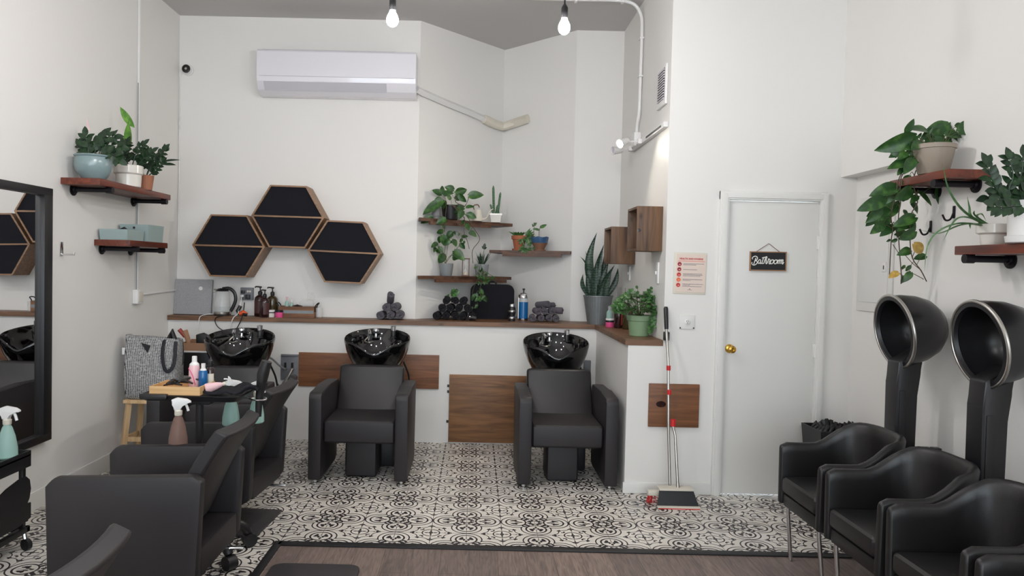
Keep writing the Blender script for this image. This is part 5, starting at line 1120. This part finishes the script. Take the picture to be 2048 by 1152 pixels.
# lower alcove shelf
def greypot(L0, label):
    r = thing('grey_pot_plant', label, 'potted plant', L0, group='plants in grey pots on the lowest alcove shelf')
    pot(r, [(0, 0), (.050, 0), (.053, .004), (.060, .058), (.0605, .06), (.066, .112), (.063, .114), (.06, .1)], M['greypot'], .1, .06); return r
L0 = at(892, 552, 6.60); L0.z = Z2; r = greypot(L0, 'young pothos in grey pot at left of lowest alcove shelf')
V = []
for pts in ([(270, 640), (268, 560), (270, 480)], [(275, 640), (285, 540), (300, 470)], [(270, 640), (300, 590), (340, 570)], [(265, 640), (250, 560), (215, 510)], [(275, 640), (330, 560), (380, 500), (400, 440)]): V += vine(r, pts, 6.57, L0=L0, rad=.0025, m=M['stem'], **g)
leaf_list('pothos_leaves', M['leafp'], r, [((325,400),(280,448)),((335,395),(350,420)),((248,425),(272,505)),((300,460),(258,502)),((330,458),(358,508)),((212,490),(158,512)),((222,515),(252,555)),((195,520),(185,550)),((262,570),(222,640)),((340,545),(415,612)),((388,485),(418,530)),((400,440),(445,425)),((400,450),(385,480)),((380,410),(370,430)),((300,480),(330,470)),((330,590),(400,585))], 6.56, .78, extra=.3, origin=V, parent_loc=L0, jitter=.05, **g)
L0 = at(963, 552, 6.66); L0.z = Z2; r = greypot(L0, 'spiky small plant in darker grey pot, right of hourglass')
zz(r, [[Vector((0, 0, .1)), Vector((.01, 0, .18)), Vector((.02, -.01, .27))]], M['leafd'], ll=.04, lw=.03, gap=.08, kind='heart', start=.9, stemm=M['stem'])
b = B()
for k in range(20):
    a = RN.uniform(0, 2*PI); s_ = RN.uniform(.03, .10); b.leaf(Vector((.02*math.cos(a), .02*math.sin(a), .1)), (math.cos(a)*s_*1.0, math.sin(a)*s_*.6, .15), (-math.cos(a), -math.sin(a), .4), RN.uniform(.09, .155), .014, 'sword', .1, .2)
b.out('spiky_leaves', M['sword'], r)
V = []
for pts in ([(540, 650), (525, 740), (500, 800), (480, 870), (500, 900), (520, 960), (470, 990)], [(545, 650), (560, 760), (530, 850), (550, 900)]): V += vine(r, pts, 6.50, L0=L0, rad=.002, m=M['stem'], **g)
ll_ = []
for k in range(34):
    cx_, cy_ = RN.choice([(555, 750), (530, 680), (560, 770), (600, 740), (530, 740)]); a = RN.uniform(0, 2*PI); x = cx_+RN.uniform(-38, 38); y = cy_+RN.uniform(-30, 30); ll_.append(((x, y), (x+26*math.cos(a), y+26*math.sin(a))))
ll_ += [((545,840),(565,880)),((560,890),(590,935)),((510,870),(520,905)),((500,880),(470,925)),((480,985),(420,1000)),((520,960),(495,985)),((540,900),(500,930)),((550,850),(530,870)),((575,890),(545,920)),((515,900),(540,930)),((500,960),(520,985)),((560,860),(540,900))]
leaf_list('trailing_leaves', M['leafp'], r, ll_, 6.49, .62, origin=V, parent_loc=L0, jitter=.03, **g)
L0 = at(905, 620, 6.40); L0.z = LT+.225; r = thing('plant_cutting', 'small green plant sprig on top of the black rolled towels', 'plant', (L0.x, 6.5, LT+.195))
L0 = Vector(r.location)
leaf_list('sprig_leaves', M['leafg'], r, [((330,890),(325,840)),((345,880),(375,850)),((340,860),(330,830)),((350,870),(370,880)),((335,880),(345,915)),((300,880),(285,892)),((345,850),(365,840)),((345,900),(350,870))], 6.47, .8, origin=[Vector((0, -.02, .02))], parent_loc=L0, jitter=.02, **g)
r = thing('hourglass', 'wooden framed hourglass between the two grey pots', 'hourglass', (at(931, 552, 6.62).x, 6.63, Z2))
for z in (0, .155): B().box(-.037, .037, -.037, .037, z, z+.01, .002).out('end_plate', M['shelfbrown'], r)
for x in (-.03, .03):
    for y in (-.03, .03): B().cyl((x, y, .009), (x, y, .156), .0028, seg=8).out('post', M['shelfbrown'], r)
lathe_obj('glass_bulbs', [(0, .011), (.024, .013), (.026, .04), (.012, .072), (.003, .082), (.012, .092), (.026, .125), (.024, .152), (0, .154)], M['clearpl'], r); lathe_obj('sand', [(0, .0135), (.022, .0145), (.020, .03), (0, .045)], M['sand'], r)
# right-hand alcove shelf
L0 = at(1038, 500, 6.76); L0.z = Z3; r = thing('terracotta_pot_plant', 'trailing succulent in terracotta pot on right alcove shelf', 'potted plant', L0)
pot(r, [(0, .012), (.045, .012), (.062, .10), (.072, .102), (.074, .135), (.069, .137), (.065, .12)], M['terra'], .122, .064); lathe_obj('saucer', [(0, 0), (.062, 0), (.066, .015), (.060, .014), (0, .011)], M['terra'], r)
b = B()
for k in range(14):
    a = 2*PI*k/14; b.leaf(Vector((.012*math.cos(a), .012*math.sin(a), .12)), (math.cos(a)*.7, math.sin(a)*.7, .8), (-math.cos(a), -math.sin(a), .7), .075, .026, 'lance', .1, .2)
for k in range(60):
    t = RN.random(); x = .05+.05*RN.uniform(-1, 1); z = .125-.17*t**1.0; b.leaf(Vector((x+.02*t, -.055-.02*RN.random(), max(.012, z))), (RN.uniform(-.8, .8), -.3, RN.uniform(-1, .3)), (0, -1, .4), .045, .015, 'lance', .1, .1)
for k in range(5): b.leaf(Vector((.05, -.02, .12)), (.5+.15*k, -.1, 1-.2*k), (-.3, -1, .5), .10, .028, 'lance', .1, .1)
b.leaf(Vector((-.02, 0, .12)), (-.6, 0, .6), (0, -1, 1), .10, .022, 'lance', .35, .1)
b.out('succulent_leaves', M['leafg'], r, ang=80)
L0 = at(1079, 500, 6.70); L0.z = Z3; r = thing('blue_pot_plant', 'sprouting plant in blue-rimmed brown stoneware pot, right alcove shelf', 'potted plant', L0)
lathe_obj('saucer', [(0, 0), (.052, 0), (.055, .012), (0, .012)], M['brownst'], r)
pot(r, [(0, .0125), (.042, .0125), (.05, .03), (.072, .07)], M['brownst'], .112, .07)
b = B(); A = []
for rad, z in ((.0722, .07), (.080, .10), (.083, .125), (.078, .125), (.074, .1)): A.append(b.ring([Vector((rad*math.cos(2*PI*k/32), rad*math.sin(2*PI*k/32), z+(.004*math.sin(k*1.18) if z > .11 else 0))) for k in range(32)]))
for p_, q_ in zip(A, A[1:]): b.bridge(p_, q_)
b.out('glazed_rim', M['bluegl'], r, label='cobalt blue wavy rim')
V = []
for pts in ([(990, 435), (992, 390), (1005, 355)], [(945, 435), (950, 400), (955, 345)]): V += vine(r, pts, 6.70, L0=L0, rad=.0028, m=M['stem'], **g)
leaf_list('sprout_leaves', M['leafg'], r, [((1000,365),(1050,342)),((955,350),(972,328)),((945,360),(940,335)),((988,385),(945,372)),((950,340),(965,325)),((930,470),(925,505)),((945,455),(940,500)),((925,440),(955,495))], 6.70, .5, origin=V, parent_loc=L0, jitter=.02, **g)

# --- snake plant
h = dict(fx=1140, fy=460, sc=4.8)
L0 = Vector((1.075, 6.36, LT)); r = thing('snake_plant', 'tall snake plant in ribbed galvanised pot at ledge corner', 'potted plant', L0)
b = B(); seg = 72; A = []
for rad, z in ((.088, 0), (.126, .238), (.130, .24), (.130, .25), (.122, .25), (.118, .22)):
    fl = 1 if .003 < z < .239 else 0
    A.append(b.ring([Vector((rad*(1-(.012*(k % 2)))*math.cos(2*PI*k/seg), rad*(1-(.012*(k % 2)))*math.sin(2*PI*k/seg), z)) for k in range(seg)]))
b.cap(A[0], True)
for p_, q_ in zip(A, A[1:]): b.bridge(p_, q_)
b.out('pot', M['zinc'], r, ang=20); lathe_obj('soil', [(0, .225), (.118, .222)], M['soil'], r)
b = B()
def sword(b, base, tip, Y, w, bow=0, dy=0):
    p = at(1140+base[0]/4.8, 460+base[1]/4.8, Y)-L0; q = at(1140+tip[0]/4.8, 460+tip[1]/4.8, Y+dy)-L0
    n = 14; prev = None; d = q-p; e = Vector((1, RN.uniform(-.35, .35), 0)).normalized()
    for i in range(n+1):
        t = i/n; wd = w*(.65+.45*math.sin(PI*min(1, t*.95+.12)))*(1-t**4)*.5+.0006
        c = p+d*t+Vector((bow*math.sin(PI*t), 0, 0)); nn = Vector((0, -1, 0))
        rg = b.ring([c+e*wd+nn*wd*.25, c+e*wd*.5, c-nn*.003, c-e*wd*.5, c-e*wd+nn*wd*.25, c-e*wd*.5-nn*.0+Vector((0, .004, 0)), c+Vector((0, .005, 0)), c+e*wd*.5+Vector((0, .004, 0))])
        if prev: b.bridge(prev, rg)
        prev = rg
for base, tip, Y, w, bow, dy in (((270,645),(258,25),6.36,.075,-.075,0),((215,645),(195,185),6.38,.055,-.01,.02),((240,645),(325,140),6.40,.07,-.02,.0),((200,640),(150,205),6.42,.035,.02,.03),((185,645),(125,425),6.32,.04,-.03,-.02),((185,645),(160,395),6.34,.04,.0,0),((170,390),(98,255),6.33,.022,.02,0),
      ((285,645),(430,335),6.33,.05,-.02,-.03),((300,645),(372,300),6.38,.06,-.02,.03),((330,645),(400,380),6.31,.05,-.01,-.03),((345,645),(460,365),6.36,.05,.025,0),((225,645),(260,290),6.30,.06,-.01,-.03),((300,640),(335,210),6.44,.05,0,.03)): sword(b, base, tip, Y, w, bow, dy)
b.out('sword_leaves', M['sword'], r, ang=50)
# bottles by the snake plant
small_bottle((1.135, 6.13, LT), M['green_liq'], M['clearpl'], .17, .025, 'clear green sanitiser bottle behind the pink jar, snake plant side')
r = thing('hair_cream_jar', 'pink and black jar with white lid beside the snake plant pot', 'jar', (1.125, 6.045, LT)); lathe_obj('jar_body', [(0, 0), (.034, 0), (.036, .004), (.036, .05), (0, .05)], M['pink'], r); lathe_obj('dark_band', [(.0362, .042), (.0372, .044), (.0372, .056), (.0362, .058), (0, .058)], M['black'], r); lathe_obj('lid', [(0, .0585), (.036, .0585), (.036, .072), (0, .073)], M['white'], r)
pump_bottle((1.185, 5.97, LT), 1.05, M['brownb'], M['redlabel'], 'brown pump bottle with red print between snake plant and green pot', R(70), w=.9)
pump_bottle((1.232, 5.86, LT), 1.05, M['olive'], None, 'amber pump bottle half hidden behind the bushy green plant', R(20), w=.9)
# --- bushy plant in green pot
L0 = Vector((1.195, 5.28, LT)); r = thing('green_pot_plant', 'bushy round-leaved plant in sage green pot near ledge end', 'potted plant', L0)
pot(r, [(0, 0), (.064, 0), (.068, .004), (.082, .11), (.089, .113), (.092, .15), (.087, .152), (.084, .135)], M['greenpot'], .135, .084)
b = B(); s = B(); cent = Vector((.0, 0, .20))
for k in range(330):
    th = RN.uniform(0, 2*PI); ph = RN.uniform(-.35, 1.25); rr = RN.uniform(.55, 1)**.6
    c = cent + Vector((.165*rr*math.cos(th)*math.cos(ph)-.02, .13*rr*math.sin(th)*math.cos(ph), .12*rr*math.sin(ph)))
    if c.x > .098: c.x = .098 - RN.random()*.05
    d = Vector((math.cos(th)+RN.uniform(-.6, .6), math.sin(th)+RN.uniform(-.6, .6), RN.uniform(-.5, .6)))
    b.leaf(c, d, Vector((RN.uniform(-.4, .4), -.8, .8)), RN.uniform(.022, .036), RN.uniform(.022, .034), 'round', .1, .05)
    if k % 5 == 0: s.tube(smooth_pts([Vector((0, 0, .13)), (cent+c)/2, c], 3), .0013, 4)
for k in range(24):
    t = RN.random(); b.leaf(Vector((.085+RN.uniform(-.03, .0), -.075-.02*RN.random(), .17-.13*t)), (RN.uniform(-1, .6), -.3, RN.uniform(-1, .5)), (0, -1, .3), .026, .024, 'round', .1, .05)
for k in range(12):
    b.leaf(Vector((RN.uniform(-.13, .08), RN.uniform(-.06, .02), RN.uniform(.30, .355))), (RN.uniform(-1, 1), -.2, .6), (0, -1, .6), .026, .024, 'round', .1, .05)
for x in (-.11, -.06, -.02, .05, .07): s.tube([(x*.4, 0, .15), (x, 0, .25), (x, -.01, .345)], .0014, 4)
b.out('round_leaves', M['leafg'], r, ang=80); s.out('stems', M['stem'], r)

# ================================================================ BOTTLES ON THE TRAY TROLLEY
zt_ = .8425
r = thing('wooden_box', 'small open pine box with hair clips on the tray trolley', 'box', (-1.475, 3.70, .8655))
b = B(); b.box(-.125, .125, -.105, -.097, 0, .042); b.box(-.125, .125, .097, .105, 0, .042); b.box(-.125, -.117, -.097, .097, 0, .042); b.box(.117, .125, -.097, .097, 0, .042); b.box(-.117, .117, -.097, .097, 0, .006); b.out('box_walls', M['pinex'], r, smooth=False)
for k, (x, y, a) in enumerate(((-.06, .02, .3), (-.03, .04, .8), (-.0, .03, -.3), (-.05, .0, 1.2), (.02, .05, .1))):
    d = Vector((math.cos(a), math.sin(a), 0))*.045; c = Vector((-1.475+x, 3.70+y, .8655+.028+.006*k))
    tag(B().tube([-d, Vector((0, 0, .012)), d], [.004, .009, .004], 6).out('hair_clip', M['black'], loc=c), 'black hair clip in the pine box on the tray trolley', 'hair clip', 'hair clips in the pine box')
def flask(loc, prof, m, cap, capm, label, extra=None):
    r = thing('squeeze_bottle', label, 'bottle', loc); lathe_obj('bottle_body', prof, m, r); lathe_obj('cap', cap, capm, r); return r
r = flask((-1.445, 3.77, .8725), [(0, 0), (.027, 0), (.029, .004), (.027, .10), (.0245, .12), (.014, .132), (0, .133)], M['pinkpale'], [(.0245, .118), (.024, .125), (.0145, .135), (.013, .137), (.0125, .165), (.010, .167), (0, .167)], M['white'], 'white-topped pale pink lotion bottle, tallest on the tray trolley')
b = B(); b.tube(smooth_pts([Vector((.0285*math.cos(R(a)), .0285*math.sin(R(a)), z)) for a, z in ((-150, .105), (-110, .09), (-80, .06), (-60, .02))], 5), .0022, 6); b.out('pink_swirl', M['pink'], r)
r = flask((-1.397, 3.765, .8725), [(0, 0), (.020, 0), (.022, .003), (.022, .085), (.018, .095), (0, .096)], M['blue_liq'], [(.0185, .092), (.014, .1), (.012, .105), (.0105, .105), (.0105, .13), (0, .131)], M['white'], 'small bright blue spray bottle with white cap on the tray')
r = flask((-1.372, 3.80, .8725), [(0, 0), (.019, 0), (.021, .003), (.021, .09), (.016, .104), (0, .105)], M['brownb'], [(.0165, .1), (.011, .108), (.012, .112), (.012, .14), (.004, .15), (0, .172)], M['black'], 'dark brown dropper bottle with black top behind the blue one')
b = B(); b.sheet([[Vector((.0215*math.cos(a), .0215*math.sin(a), z)) for a in [R(-150+130*k/10) for k in range(11)]] for z in (.02, .075)]); b.out('white_label', M['offwhite'], r)
def spray_bottle(loc, tint, label, rz=0, tilt=None, s=1.0, liquid=None):
    r = thing('spray_bottle', label, 'spray bottle', loc, rz, 'trigger spray bottles')
    if tilt: r.rotation_euler = tilt
    r.scale = (s, s, s)
    lathe_obj('bottle_body', [(0, 0), (.036, 0), (.040, .006), (.039, .04), (.030, .09), (.019, .125), (.014, .135), (.0135, .146), (0, .146)], tint, r, 28)
    lathe_obj('collar', [(.0155, .138), (.0165, .14), (.0165, .158), (.012, .162), (0, .162)], M['offwhite'], r)
    b = B(); b.prism([(.018, .160), (.022, .185), (.030, .205), (.005, .215), (-.035, .208), (-.052, .198), (-.052, .190), (-.030, .190), (-.012, .180), (-.010, .160)], lambda u, v, w: Vector((u, w, v)), -.011, .011, .004); b.out('spray_head', M['white'], r)
    B().tube(smooth_pts([(-.026, 0, .192), (-.034, 0, .175), (-.04, 0, .155)], 4), .005, 6, flat=1.2).out('trigger', M['white'], r)
    B().cyl((0, 0, .01), (0, 0, .15), .0025, seg=6).out('dip_tube', M['clearpl'], r)
    return r
spray_bottle((-1.43, 3.535, .625), M['amber_liq'], 'amber-tinted spray bottle with white trigger hanging in front of tray', R(200), s=1.12)
spray_bottle((-1.315, 3.96, .642), M['green_liq'], 'green-tinted spray bottle hanging behind the tray trolley, above the armrest', R(190), s=1.16)
spray_bottle((-1.175, 3.955, .66), M['green_liq'], 'spray bottle hidden behind tray, only its white trigger showing at right', R(190), s=1.05)
spray_bottle((-1.35, 3.67, .888), M['pinkpale'], 'pale pink spray bottle lying on its side on the tray', 0, tilt=(R(20), R(75), R(40)), s=.62)
spray_bottle((-2.395, 3.74, .4975), M['green_liq'], 'green-tinted spray bottle standing on the trolley by the mirror', R(180), s=1.24)
# black cape on the tray
b = B(); rows = []
for i in range(13):
    row = []
    for j in range(9):
        x = -.15+.30*i/12; y = -.11+.22*j/8; z = .012+.012*math.sin(i*1.3+j*.6)+.010*math.sin(j*2.1-i*.4) + .022*max(0, (i-7)/5)
        row.append(Vector((x, y, max(.003, z))))
    rows.append(row)
b.sheet(rows); tag(b.out('black_cape', M['felt'], loc=(-1.24, 3.745, .862), solid=.004), 'crumpled black cloth cape lying on the right half of the tray', 'cape')
tag(B().tube([(-.05, 0, .004), (.05, .01, .006)], [.006, .011], 8).out('black_comb', M['black'], loc=(-2.44, 3.58, .501)), 'black comb lying on the trolley tray under the mirror', 'comb')

# ================================================================ LIGHT
w = bpy.data.worlds.new('overcast_street'); SC.world = w; w.use_nodes = True
w.node_tree.nodes['Background'].inputs[0].default_value = (.82, .92, 1, 1); w.node_tree.nodes['Background'].inputs[1].default_value = 2.2
al = bpy.data.lights.new('window_daylight', 'AREA'); al.shape = 'RECTANGLE'; al.size = 4.6; al.size_y = 2.5; al.cycles.is_portal = True
ao = bpy.data.objects.new('window_daylight', al); COL.objects.link(ao); ao.location = (-.05, YF-.13, 1.72); ao.rotation_euler = (R(90), 0, 0)
def lamp(name, loc, power, col, rad=.03):
    l = bpy.data.lights.new(name, 'POINT'); l.energy = power; l.color = col; l.shadow_soft_size = rad
    o = bpy.data.objects.new(name, l); COL.objects.link(o); o.location = loc; return o
SC.view_settings.view_transform = 'Standard'; SC.view_settings.look = 'None'; SC.view_settings.gamma = 1; SC.view_settings.use_curve_mapping = False
SC.view_settings.exposure = 1.38
